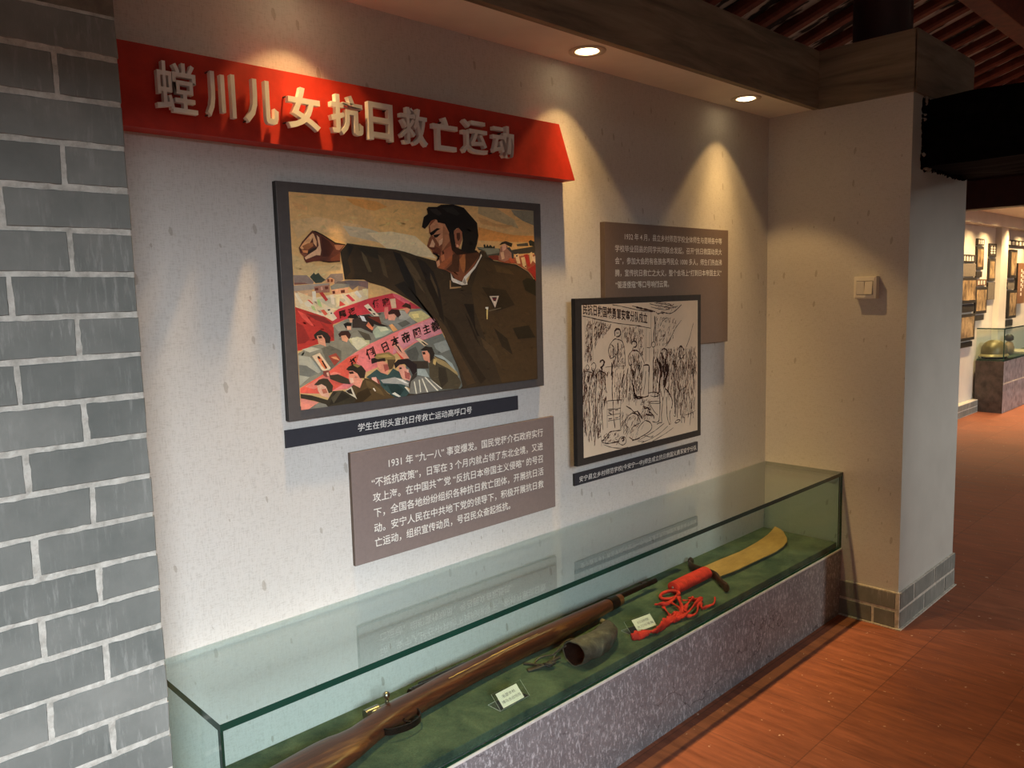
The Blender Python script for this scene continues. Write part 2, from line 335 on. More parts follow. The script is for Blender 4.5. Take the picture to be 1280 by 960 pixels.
# ------------------------------------------------------------------ artwork data
PAINT_ORIGIN=(0.4770,1.0988,0.7999,0.5030)
PAINT=[
('#4a3e30',[7999,0,5100,0,2599,0,1008,0,0,0,0,86,5118,120,7999,151]),
('#c08a4c',[1504,4974,1803,4993,2415,4959,2726,4849,2582,4711,2136,4742,1709,4844]),
('#c49662',[62,4814,441,4735,473,4634,166,4651]),
('#dcb880',[0,3624,634,3357,1375,3415,1350,3001,27,3009]),
('#d6b07c',[0,4372,702,4508,1941,4351,2366,4036,1487,3902,800,4129,526,4223,162,3971]),
('#a9997c',[1385,4328,2112,4285,3292,3988,3573,3802,3564,3609,3184,3756,2361,3962,1582,4085]),
('#a08c68',[5794,5030,6478,5022,7184,4740,7361,4488,6464,4664,5783,4839]),
('#86806c',[7072,5012,7999,5030,7999,4603,7554,4713,7188,4869]),
('#b78a58',[5752,4755,6460,4580,7179,4567,6811,4467,5884,4555]),
('#c08447',[5769,4468,6453,4369,7168,4287,7999,4293,7999,4116,7162,4093,5754,4096]),
('#bb955e',[2193,4690,3119,4965,3835,4816,3767,4426,4002,4163,3940,3888,3550,3994,2608,4043]),
('#b5a27e',[2076,4174,2802,4237,3558,4149,3940,3888,4230,3578,3533,3646,2686,3783]),
('#8d7a70',[1,3141,351,3141,526,2985,503,2940,16,2937]),
('#8a5a4c',[7,2970,286,2967,371,2938,15,2922]),
('#94877a',[0,2903,524,2936,951,2948,911,2844,80,2777,0,2779]),
('#a98a6a',[17,2778,472,2805,457,2548,69,2595,10,2673]),
('#c29a72',[249,2717,347,2725,351,2608,262,2601]),
('#4b5245',[429,3102,482,3150,540,3205,576,3154,662,3199,703,3140,756,3091,842,3032,726,2964,570,2955,506,3014]),
('#86766c',[818,3012,987,3170,1322,3186,1329,3029,1087,2931,1003,3051]),
('#d09a70',[842,3022,971,3091,1082,3041,1068,2941,859,2949]),
('#8a4a30',[884,3051,946,3051,948,2976,888,2977]),
('#8a4a30',[978,3047,1048,3047,1044,2979,979,2976]),
('#a0705c',[521,2878,948,2917,938,2735,538,2722]),
('#7a3e30',[541,2839,630,2847,631,2789,548,2780]),
('#c89880',[697,2866,743,2875,761,2797,711,2787]),
('#7a3e30',[810,2871,901,2878,902,2814,820,2806]),
('#7c6c66',[1160,2990,1512,3018,2042,2995,2033,2820,1744,2881,1571,2785,1412,2928]),
('#8a6a62',[1750,2986,2043,2999,2034,2841,1839,2859]),
('#6e625c',[1088,2941,1184,3000,1392,2979,1460,2928]),
('#7f7d72',[958,2877,1088,2939,1494,2928,1480,2857,988,2793]),
('#c09070',[983,2794,1460,2843,1452,2706,1003,2670]),
('#70382a',[1008,2763,1078,2772,1086,2702,1016,2694]),
('#70382a',[1240,2780,1358,2792,1354,2718,1248,2710]),
('#a07e62',[1744,2881,2033,2820,2017,2552,1724,2518]),
('#cdbb98',[10,2750,268,2668,460,2606,958,2675,1448,2706,1615,2744,2032,2799,2016,2511,1027,2295,988,2036,768,2160,526,2232,14,2400]),
('#b8a684',[80,2768,462,2625,457,2548,257,2494,153,2555]),
('#a8a088',[570,2584,977,2615,1392,2566,1145,2331,918,2378]),
('#e6dac0',[12,2702,78,2739,224,2495,148,2478]),
('#e9dfc8',[236,2504,347,2550,452,2470,403,2393,284,2416]),
('#c4413a',[327,2570,371,2573,474,2479,448,2466]),
('#ece2cc',[464,2762,559,2770,562,2535,465,2518]),
('#93a56c',[580,2564,647,2582,714,2384,604,2426]),
('#93a56c',[405,2432,493,2420,542,2310,465,2322]),
('#c4413a',[645,2730,746,2742,883,2557,813,2523]),
('#e6dac0',[326,2376,413,2373,570,2221,462,2264]),
('#e6dac0',[551,2271,684,2246,780,2164,635,2189]),
('#c95a45',[665,2316,756,2333,852,2221,770,2184]),
('#e9dcc4',[935,2675,1038,2683,1058,2434,968,2456]),
('#d8c9a0',[1083,2663,1211,2690,1173,2410,1090,2373]),
('#c84a42',[1203,2530,1360,2425,1183,2390]),
('#e9dec6',[1246,2670,1316,2678,1517,2462,1432,2444]),
('#c84450',[1373,2657,1458,2676,1640,2520,1554,2501]),
('#efe8da',[1614,2714,1702,2773,1838,2618,1774,2578]),
('#e0cfa0',[1861,2802,1983,2810,1997,2635,1911,2616]),
('#c5414a',[1000,2236,1145,2331,1527,2431,2038,2564,2752,2684,2959,2634,3323,2450,3562,2318,3668,2260,3314,2271,3046,2279,2522,2211,2017,2176,1674,2157,1729,2165,1365,2081,962,1961]),
('#d2616a',[2752,2684,2959,2634,3323,2450,3212,2371,2952,2506,2800,2594]),
('#b93a33',[0,2414,353,2297,768,2160,988,2036,971,1917,1123,1748,1102,1578,894,1569,486,1509,89,1401,0,1393,0,1927]),
('#8e3430',[264,2261,767,2140,963,1977,848,1982,518,2091]),
('#cf5248',[53,2336,242,2242,464,1950,378,1973,150,2168]),
('#9a332e',[15,2057,182,1972,337,1652,200,1562,5,1554]),
('#a33630',[626,2051,844,1902,1038,1692,1010,1613,834,1723]),
('#7d7b6e',[995,1935,1365,2081,1729,2165,1674,2157,2522,2221,3668,2271,4022,2038,3570,1913,2807,1689,1976,1429,1478,1213,1360,1154,828,865,857,958,989,1563]),
('#ead9be',[783,2401,895,2378,1098,2112,989,2052]),
('#2c2724',[846,2330,915,2338,925,2308,866,2296]),
('#2c2724',[922,2248,956,2257,973,2221,931,2218]),
('#7e7b6c',[5,1335,344,1477,556,1505,894,1569,1281,1524,1620,1283,1360,1144,954,929,827,855,607,768,1,523]),
('#6a675a',[623,1417,864,1465,1171,1318,1158,1105,853,874,766,1050]),
('#8f8e80',[14,1293,307,1231,438,1076,589,854,279,756,11,574]),
('#6f7068',[11,1068,203,1032,515,818,279,756,8,822]),
('#9a9684',[112,1420,368,1465,598,1398,313,1334]),
('#a04a3c',[801,1216,1022,1275,1140,1106,961,967]),
('#c98a60',[872,1190,1017,1190,1108,1087,942,1142]),
('#3c332c',[442,1740,528,1808,624,1855,810,1773,898,1653,866,1524,747,1531,732,1662,564,1630,472,1652]),
('#d99a7c',[523,1715,665,1728,734,1620,755,1451,558,1526]),
('#4a2a22',[544,1703,640,1709,672,1655,589,1649]),
('#4a3028',[1108,1726,1199,1795,1397,1796,1471,1685,1415,1581,1290,1673,1190,1658,1141,1660]),
('#d99c7a',[1180,1679,1316,1693,1390,1599,1344,1516,1210,1561]),
('#a09c78',[1385,1583,1639,1633,2000,1547,1991,1394,1671,1280,1477,1448]),
('#c5bf98',[1410,1602,1689,1619,1786,1538,1529,1466]),
('#2e2a26',[1390,2121,1465,2179,1655,2172,1729,2087,1601,2047,1460,2077]),
('#d8a080',[1425,2099,1579,2083,1574,1991,1455,1992]),
('#8a8878',[984,1936,1244,2025,1360,2000,1327,1819,1114,1789]),
('#2e2a26',[1264,1964,1383,2003,1501,1974,1484,1893,1329,1855]),
('#dca88c',[1355,1909,1478,1903,1480,1807,1372,1813]),
('#4b403a',[1526,2071,1769,2112,2126,1890,2104,1693,1754,1845,1513,1857]),
('#3d332f',[1674,2157,2016,2165,2330,1934,2606,1837,2376,1848,2080,1945,1769,2102]),
('#b4b8bc',[1734,2155,1867,2129,1934,1992,1813,2018]),
('#cf7a58',[1916,1900,1983,1980,2063,1997,2142,1858,2095,1767,1986,1834]),
('#3a2c26',[1983,1990,2072,2028,2156,1899,2111,1839]),
('#8f9a86',[2098,1735,2250,1870,2504,1842,2709,1721,2440,1608,2184,1559]),
('#a7a98f',[2250,1853,2502,1831,2602,1752,2344,1723]),
('#a7a48c',[1501,1622,1717,1610,1934,1452,1628,1302,1492,1459]),
('#5d5648',[1654,1799,1991,1678,2056,1528,1860,1540]),
('#7d3a2e',[1965,2115,2314,2102,2384,1906]),
('#e2d3b6',[1876,2387,2006,2435,2320,2119,2168,2124]),
('#2c2724',[1987,2311,2063,2319,2121,2245,2035,2258]),
('#2c2724',[2118,2203,2193,2190,2215,2148,2154,2160]),
('#7f807a',[2384,1990,2770,2021,3041,2161,3356,2042,3464,1885,2861,1735,2730,1720,2608,1869]),
('#93948c',[2940,2250,3150,2200,3304,2065,3139,1985,2928,2015]),
('#67675f',[2870,1910,3139,1985,3296,1892,3022,1796]),
('#c9945f',[2595,1880,2712,1900,2874,1739,2729,1699]),
('#d99c84',[2598,2176,2832,2179,2840,2083,2782,1989,2589,2003]),
('#4a2f2a',[2558,2178,2707,2279,2940,2254,2992,2120,2891,2055,2778,2159,2622,2144]),
('#c97468',[2490,2327,2607,2345,2590,2050,2512,2032,2470,2181]),
('#d9b99a',[2662,2534,2837,2551,2859,2306,2712,2300]),
('#d68f72',[3074,2289,3209,2306,3291,2239,3186,2139]),
('#4a3528',[3018,2333,3161,2430,3318,2368,3324,2255,3182,2311]),
('#a39a6c',[3283,2185,3667,2216,3952,2041,3540,1892,3355,1998,3226,2111]),
('#c0b277',[3334,2129,3553,2143,3575,2033,3409,2018]),
('#dd7a78',[11,512,584,770,828,865,1360,1154,1477,1203,1976,1424,2807,1695,3568,1906,4044,2033,4162,1877,4352,1587,3825,1433,3378,1360,2992,1189,2594,1091,2173,824,1826,730,1844,691,1367,375,847,363,488,337,4,399]),
('#e2949c',[2911,1683,3568,1880,4044,2015,4157,1877,4332,1611,3827,1470,3379,1397,2994,1236,2672,1129,2796,1485]),
('#e0604f',[11,512,584,770,828,865,1360,1150,1665,1197,1548,902,1328,574,873,372,488,342,5,405]),
('#ee8a78',[127,542,582,728,947,823,1140,764,791,625,377,454]),
('#f0947f',[2,285,474,132,209,0,2,0]),
('#6d7068',[3046,1189,3434,1378,4340,1577,4668,1044,4852,581,5100,150,4916,20,3419,30,3059,261,3092,940]),
('#5b5c56',[3104,1173,3426,1279,3524,1080,3462,912,3223,930]),
('#878c86',[4027,1307,4540,1408,4643,1135,4294,1048,4104,1171]),
('#8b9490',[4014,1023,4292,982,4654,732,4898,305,4786,406,4424,772]),
('#8b9490',[3452,697,3720,653,3847,424,3444,525]),
('#e3a089',[2687,1385,2895,1376,3202,982,2956,983]),
('#d1503f',[2708,1287,2782,1207,3036,984,2954,979]),
('#2c2724',[2814,1334,2872,1330,2990,1128,2912,1198]),
('#e8cfa8',[3406,1494,3563,1485,3852,1309,3710,1273]),
('#2c2724',[3600,1406,3683,1385,3818,1288,3734,1298]),
('#3a332c',[3568,1174,3750,1263,3968,1228,4048,1043,3984,872,3839,840,3882,1076,3744,1151]),
('#d08c72',[3620,1133,3798,1147,3880,1033,3879,804,3678,906,3643,1028]),
('#3a2520',[3634,1115,3728,1119,3740,1054,3658,1049]),
('#5d5340',[3837,796,4067,976,4400,841,4788,474,4958,164,4843,16,4250,54,3980,291,3848,446]),
('#483f32',[4166,682,4418,617,4488,254,4252,98,4152,374]),
('#97835a',[4024,968,4398,808,4818,482,4858,373,4504,610,4142,783]),
('#a8905c',[4009,914,4119,884,4056,735,3975,786]),
('#4c4238',[3223,913,3812,868,3830,666,3451,687]),
('#3f5654',[1844,606,2171,783,2288,690,2510,604,2670,762,2870,657,2915,530,3059,261,3160,79,3044,0,2682,12,2462,169,2154,464]),
('#2f4341',[2472,361,2777,352,3002,181,2838,27,2587,139]),
('#8a7446',[2061,1018,2191,1169,2566,1193,2742,1072,2762,965,2670,783,2505,985,2183,1009]),
('#a58a52',[2188,1112,2512,1151,2685,1055,2433,1063]),
('#5f4c34',[2506,1005,2762,986,2658,763,2528,732]),
('#3a2f26',[2014,1063,2113,1076,2208,1038,2433,1052,2453,968,2179,958,2026,929]),
('#d08a72',[2179,964,2378,974,2505,901,2548,752,2490,627,2288,686,2210,821]),
('#a85a50',[2374,891,2512,880,2542,752,2414,700]),
('#8b8a84',[2266,501,2710,532,2969,457,3173,331,3176,245,2905,335,2348,410]),
('#b4b2aa',[2734,504,2962,441,3140,317,3011,351]),
('#e0a896',[2001,588,2136,590,2255,423,2151,409,2020,483]),
('#9a4a44',[2146,558,2218,510,2260,381,2188,430]),
('#372c2c',[2707,885,2834,976,3146,983,3436,806,3434,613,3296,528,3199,708,3036,849,2879,840,2747,756]),
('#d99a86',[2852,827,2982,826,3136,681,3234,501,3176,389,2964,472,2846,680]),
('#a85e54',[3026,669,3206,589,3184,420,3042,476]),
('#2c1c18',[2862,768,2928,773,2952,728,2879,724]),
('#e0b0a0',[3106,705,3164,696,3154,611,3107,619]),
('#77756d',[3149,59,3223,373,3442,487,3710,458,4256,71,3969,49,3392,22]),
('#4a433c',[3284,540,3446,590,3415,485,3223,373,3173,164,3139,296]),
('#bdb9a8',[3314,365,3350,361,3406,31,3366,31]),
('#bdb9a8',[3476,393,3513,394,3543,60,3506,53]),
('#bdb9a8',[3573,416,3614,419,3780,36,3740,29]),
('#bdb9a8',[3670,440,3710,447,4137,39,4080,38]),
('#bdb9a8',[3845,380,3899,353,4266,79,4222,72]),
('#a5a292',[3006,245,3058,250,3157,143,3154,79]),
('#d8d4c4',[2599,112,2690,145,2884,12,2810,5]),
('#5d4a30',[1214,321,1447,450,1784,553,1772,593,1986,552,2248,383,2460,152,2695,0,1882,0,803,5,1096,0]),
('#6d5838',[1816,547,2006,468,2266,256,2381,77,2138,186,1856,380]),
('#463722',[1447,0,1562,246,1876,346,1972,158,1702,0]),
('#d8d0c0',[2023,312,2060,318,2116,234,2080,229]),
('#a39c8a',[1214,321,1400,420,1541,90,1430,168]),
('#3a3128',[1239,327,1379,374,1433,216,1310,261]),
('#4a4234',[797,751,1040,755,1330,617,1378,478,1126,524,816,660]),
('#cf8a74',[1368,834,1517,800,1618,700,1736,536,1644,358,1448,471,1365,566,1332,639]),
('#f0c4aa',[1357,636,1457,627,1476,517,1386,493]),
('#4a2a20',[1340,789,1466,789,1488,733,1373,732]),
('#40362a',[1274,855,1347,918,1501,975,1727,909,1838,768,1792,592,1659,604,1589,724,1467,804,1342,815]),
('#8a7444',[1450,953,1552,978,1688,908,1602,871]),
('#ecd2b0',[359,1248,569,1310,848,923,756,857,614,883]),
('#d8784e',[492,1197,564,1233,761,945,686,909,598,1000]),
('#2c2420',[494,1228,541,1235,584,1169,536,1162]),
('#2c2420',[604,1115,641,1123,747,925,712,917]),
('#8a4b42',[636,867,782,880,826,749,712,712,631,766]),
('#e8b8a0',[717,822,777,827,793,741,744,735]),
('#e3b096',[442,552,594,559,737,460,776,200,554,284,468,403]),
('#a86450',[564,435,684,444,726,334,604,325]),
('#4a4030',[367,560,508,672,626,693,745,671,884,488,852,342,754,320,691,486,572,561,475,539]),
('#453e30',[0,385,299,316,715,160,876,360,1146,348,1510,120,1459,0,755,6,662,60,361,179,4,281]),
('#352f25',[894,316,1138,312,1355,159,1002,68,756,32]),
('#5a5240',[814,196,1018,346,1115,332,878,61]),
('#77756a',[209,0,474,128,662,64,711,0]),
('#4a3c2c',[1265,3701,1473,3909,2133,3846,2902,3788,3184,3737,3540,3639,3058,3753,3342,3701,3533,3646,4176,3518,4682,3222,5259,2893,5798,3807,5968,3789,6304,3542,6777,3483,7201,3443,7694,3226,7999,2935,7999,0,6708,0,5006,0,4930,287,4846,592,4454,1389,4376,1620,4022,2038,3641,2272,3324,2476,2858,2699,2505,2852,2060,2960,1912,3034,1352,3037,1326,3289]),
('#54422c',[5418,2726,5849,3641,6304,3521,7201,3434,7694,3204,7999,2936,7963,8,6502,25,6014,1070,5548,2112]),
('#34302a',[1285,3683,1486,3884,1652,3834,1463,3506,1532,3218,1352,3037,1326,3289]),
('#3f382c',[1739,3837,2352,3777,2428,3518,1903,3658]),
('#62543c',[1863,3730,2007,3586,2143,3219,2054,3218,1916,3512]),
('#5c4d38',[2346,3665,2520,3519,2633,3068,2500,3144]),
('#2f2b26',[2808,3749,3039,3677,3436,2988,3515,2597,3146,2990]),
('#5d4d38',[3054,3677,3333,3528,3608,3181,3879,2590,3687,2750,3318,3220]),
('#332c26',[3530,3608,3822,3495,4110,3221,4294,2742,4414,1933,4166,2184,3893,2905]),
('#5a4a36',[3984,3221,4194,2823,4362,1935,4268,1939,4030,2587]),
('#2f2a24',[2816,2890,3134,2983,3546,2579,3830,2156,3942,2130,4128,1856,4022,2038,3643,2294,3325,2497]),
('#33291f',[3788,3012,4010,3011,4324,2385,4414,1843,4250,2030,3990,2571]),
('#4f4230',[3568,3013,3705,3012,4044,2525,4252,2074,4114,2169,3825,2618]),
('#30281f',[5138,2346,5483,2337,5530,1664,5681,1431,5596,1436,5434,1781]),
('#3c3022',[4391,2078,4754,1811,5301,929,5878,200,5668,67,4826,1258]),
('#5a4630',[4068,2054,4424,1789,4914,1031,5468,124,5167,78,4804,743,4412,1500]),
('#4a3c2c',[4855,1916,5087,1685,5890,506,5978,114,5494,765]),
('#33291e',[5154,2125,5338,1859,5710,1128,5518,1365]),
('#5e4b34',[5720,1391,6222,1056,6518,454,6210,711,5812,1121]),
('#3a3122',[6991,1595,7663,1643,7938,1268,7201,1262]),
('#3e3324',[6244,1630,6764,1294,6964,811,6540,1075]),
('#36301f',[7434,2962,7626,3049,7999,3003,7999,2509,7550,2687]),
('#614c30',[6300,3436,6890,3311,7128,3138,6410,3224]),
('#433624',[5814,2804,6748,2707,7099,2264,6368,2112]),
('#6b3d30',[163,3767,262,3916,534,4177,626,4163,793,4094,975,3977,1161,3903,1420,3868,1264,3708,1250,3469,928,3448,694,3473,539,3464,338,3424,282,3515,279,3576,200,3648]),
('#7d4632',[979,3524,1145,3609,1254,3673,1248,3479,1008,3472]),
('#9a6a52',[1110,3857,1395,3861,1240,3736,1153,3748]),
('#562f26',[760,4066,973,3936,1107,3774,952,3579,763,3576,776,3822]),
('#2a1c16',[520,4172,626,4170,808,4097,1147,3916,1420,3879,1402,3856,1128,3885,792,4074,640,4130]),
('#c08a5c',[190,3774,306,3904,467,4063,546,4120,574,4060,455,3881,403,3759,236,3735]),
('#a0653f',[254,3809,411,3880,534,3897,544,3816,402,3732,296,3743]),
('#d2a67a',[449,4016,531,4099,560,4073,474,3922]),
('#cd9c70',[569,4107,636,3927,627,3798,548,3884,541,4059]),
('#d6a880',[645,4076,711,4024,747,3726,716,3603,609,3608,327,3500,297,3549,393,3611,616,3737,684,3833]),
('#c07a4c',[234,3722,401,3719,384,3651,269,3660]),
('#3d3026',[399,3692,542,3773,637,3789,601,3736,380,3622]),
('#8f5540',[200,3648,261,3662,380,3624,301,3569,257,3589]),
('#7a4030',[303,3489,512,3532,731,3576,694,3477,539,3467,338,3430]),
('#2a1c16',[756,3480,945,3462,1250,3483,1250,3461,944,3438,756,3460]),
('#8a5238',[3997,4397,4072,4582,4278,4644,4583,4553,4812,4190,4873,3977,5080,3820,5667,3804,5781,3696,5545,3389,5124,2972,4900,2979,4698,3195,4526,3270,4252,3322,4192,3507,4228,3539,4326,3593,4310,3693,4100,3716,4054,3820,3917,3888,4000,4111,4088,4192,4007,4242]),
('#b07a58',[4032,4425,4242,4595,4546,4498,4682,4265,4560,4043,4314,3958,4192,4117,4120,4167,4056,4217]),
('#c79a78',[4319,4042,4460,4125,4424,3966,4320,3905]),
('#a06a4a',[4474,4443,4643,4343,4700,4053,4554,3916,4409,3753,4459,4099]),
('#cda07c',[3990,3881,4100,4088,4186,3960,4148,3875]),
('#7a4430',[4160,3906,4310,3857,4442,3728,4436,3621,4310,3699,4134,3748]),
('#a85f3c',[4256,3402,4538,3543,4790,3707,4784,3546,4458,3307,4286,3323]),
('#99583e',[4374,3753,4730,3920,4798,3707,4502,3516,4348,3540]),
('#b8704a',[4370,3647,4476,3702,4502,3542,4396,3488]),
('#5f3c2a',[4772,3680,5045,3819,4982,3223,4716,3222,4526,3289,4744,3438]),
('#a8683c',[5015,3548,5192,3741,5262,3387,5145,3196,5060,3332]),
('#5d3a26',[5258,3742,5702,3791,5781,3696,5388,3333,5198,3168]),
('#3c261c',[4733,4000,4940,3871,5225,3809,5667,3818,5684,3763,5294,3715,4932,3682,4760,3814]),
('#1c1210',[4076,3716,4202,3729,4328,3646,4310,3561,4199,3512,4264,3613,4182,3670]),
('#6a3028',[4052,3760,4202,3750,4320,3686,4184,3710]),
('#c08a66',[4198,3486,4312,3540,4324,3408,4236,3341]),
('#211d1b',[3765,4388,3842,4649,3980,4733,3946,4861,4004,4915,4292,4932,4431,4997,4850,5030,5236,4964,5483,4756,5705,4575,5742,4220,5681,3998,5600,3831,5665,3771,5368,3739,5080,3788,5165,4093,5138,4308,4998,4424,4853,4325,4846,4003,4718,4080,4676,4292,4546,4498,4306,4528,4276,4592,4216,4610,4072,4556,4000,4462,3862,4340]),
('#2a1f1a',[4674,4238,4903,4246,4885,3843,4732,3973]),
('#3a3431',[4052,4866,4289,4880,4454,4758,4349,4700,4149,4768]),
('#34302c',[4461,4915,4846,4964,5086,4790,4976,4731,4630,4819]),
('#9a6248',[4853,4325,5016,4417,5145,4308,5136,4092,5018,3884,4916,3892,4863,4138]),
('#5b3226',[4938,4269,5065,4284,5065,4117,4990,4047,4944,4140]),
('#c28f70',[4934,3979,5020,3927,4994,3883,4920,3898]),
('#18120f',[4017,4237,4266,4377,4389,4366,4270,4308,4139,4199,4054,4175]),
('#20150f',[4129,4188,4389,4234,4262,4132,4180,4122]),
('#6a3526',[3932,3870,4072,3852,4180,3860,4164,3807,4054,3810]),
('#5a3222',[4446,3807,4494,3728,4440,3674,4409,3753]),
('#cfc6b8',[4691,3201,4762,3060,5080,2945,5166,3092,5545,3367,5756,3612,5820,3730,5849,3669,5592,3334,5236,3026,5284,2877,5076,2863,4758,2947,4706,3007]),
('#8d8378',[5098,2945,5175,3059,5242,2921,5186,2884]),
('#4b3e2e',[5758,3779,5854,3822,6004,3769,6133,3612,5847,3614,5850,3697]),
('#9a7a54',[4646,2994,4682,2993,4681,2813,5046,2828,5044,2792,4636,2765]),
('#5f5a4a',[5665,3910,6546,3889,6557,3686,6053,3651,5984,3784,5732,3832]),
('#7a7a68',[5664,3897,6507,3888,6542,3767,6054,3705,5985,3810]),
('#4b463c',[7024,3858,7999,3992,7999,3794,7117,3736]),
('#3a3a30',[5920,3982,5974,3997,6008,3918,6067,3999,6118,3934,6176,3989,6265,3924,6342,3966,6358,3893,5934,3895]),
('#57534a',[7224,4029,7686,4082,7723,3985,7243,3968]),
('#3a3a30',[7727,4125,7810,4170,7972,4118,7967,3977,7764,4000]),
('#a5583c',[6071,3651,6500,3671,7075,3638,7634,3730,7999,3737,7999,3395,7658,3280,7186,3468,6720,3483]),
('#8a4030',[6091,3678,6464,3698,6496,3549,6235,3573]),
('#9c6f5c',[6566,3930,6779,4031,7002,3803,7044,3638,6722,3518,6488,3570]),
('#b98e78',[6624,3986,6799,4031,6793,3881,6656,3796]),
('#4b4a48',[6813,3909,6930,3939,7099,3777,7092,3611,7015,3610,7002,3775]),
('#3d352e',[6522,3984,6627,4068,6782,4105,7058,4046,7015,3941,6872,3979,6740,4030]),
('#d8b08c',[6560,3781,6694,3797,6726,3606,6609,3577]),
('#d9b98c',[7136,3722,7294,3767,7365,3469,7226,3468]),
('#d2b482',[7390,3643,7550,3673,7620,3308,7462,3392]),
('#c0392e',[7512,3728,7674,3753,7785,3408,7683,3379]),
('#d2b482',[7736,3774,7859,3819,7914,3593,7787,3450]),
('#dcc0a0',[7854,3663,7999,3708,7999,3481,7912,3536]),
('#c25a38',[6880,3608,6997,3637,7148,3495,6990,3485]),
('#a8342a',[7652,3294,7999,3458,7999,2949,7826,3153]),
('#2c2420',[7186,3709,7253,3719,7241,3668,7192,3668]),
('#2c2420',[7542,3406,7603,3412,7590,3370,7548,3370]),
('#a89a8a',[6083,2545,6458,2544,6295,2208]),
('#4a3c34',[6175,2511,6374,2512,6298,2323]),
('#7a3038',[6204,2475,6373,2477,6340,2426,6228,2420]),
('#c9bfae',[6245,2392,6324,2396,6298,2309]),
('#6f6350',[6031,2139,6522,2207,6528,2184,6049,2112]),
('#d9c07a',[5952,2202,6022,2200,5992,1891,5954,1892]),
('#e6e0d0',[5916,2238,6034,2240,6024,2167,5929,2164]),
('#241e18',[5914,2192,5958,2191,5956,2142,5928,2143]),
]
PAINT_GLYPHS=[('打',1491,1026,0.388,0.0199),('倒',2002,1207,0.349,0.0255),('日',2438,1335,0.389,0.0237),('本',2760,1454,0.273,0.0243),('帝',3108,1532,0.284,0.0263),('國',3473,1638,0.252,0.0248),('主',3787,1715,0.264,0.0234),('義',4089,1786,0.33,0.0252),('驅',1241,2197,0.195,0.0187),('逐',1509,2249,0.227,0.0188),('倭',2224,2428,0.116,0.0188),('寇',2522,2462,0.117,0.0189)]
SKETCH_ORIGIN=(1.4304,0.8340,0.6515,0.4837)
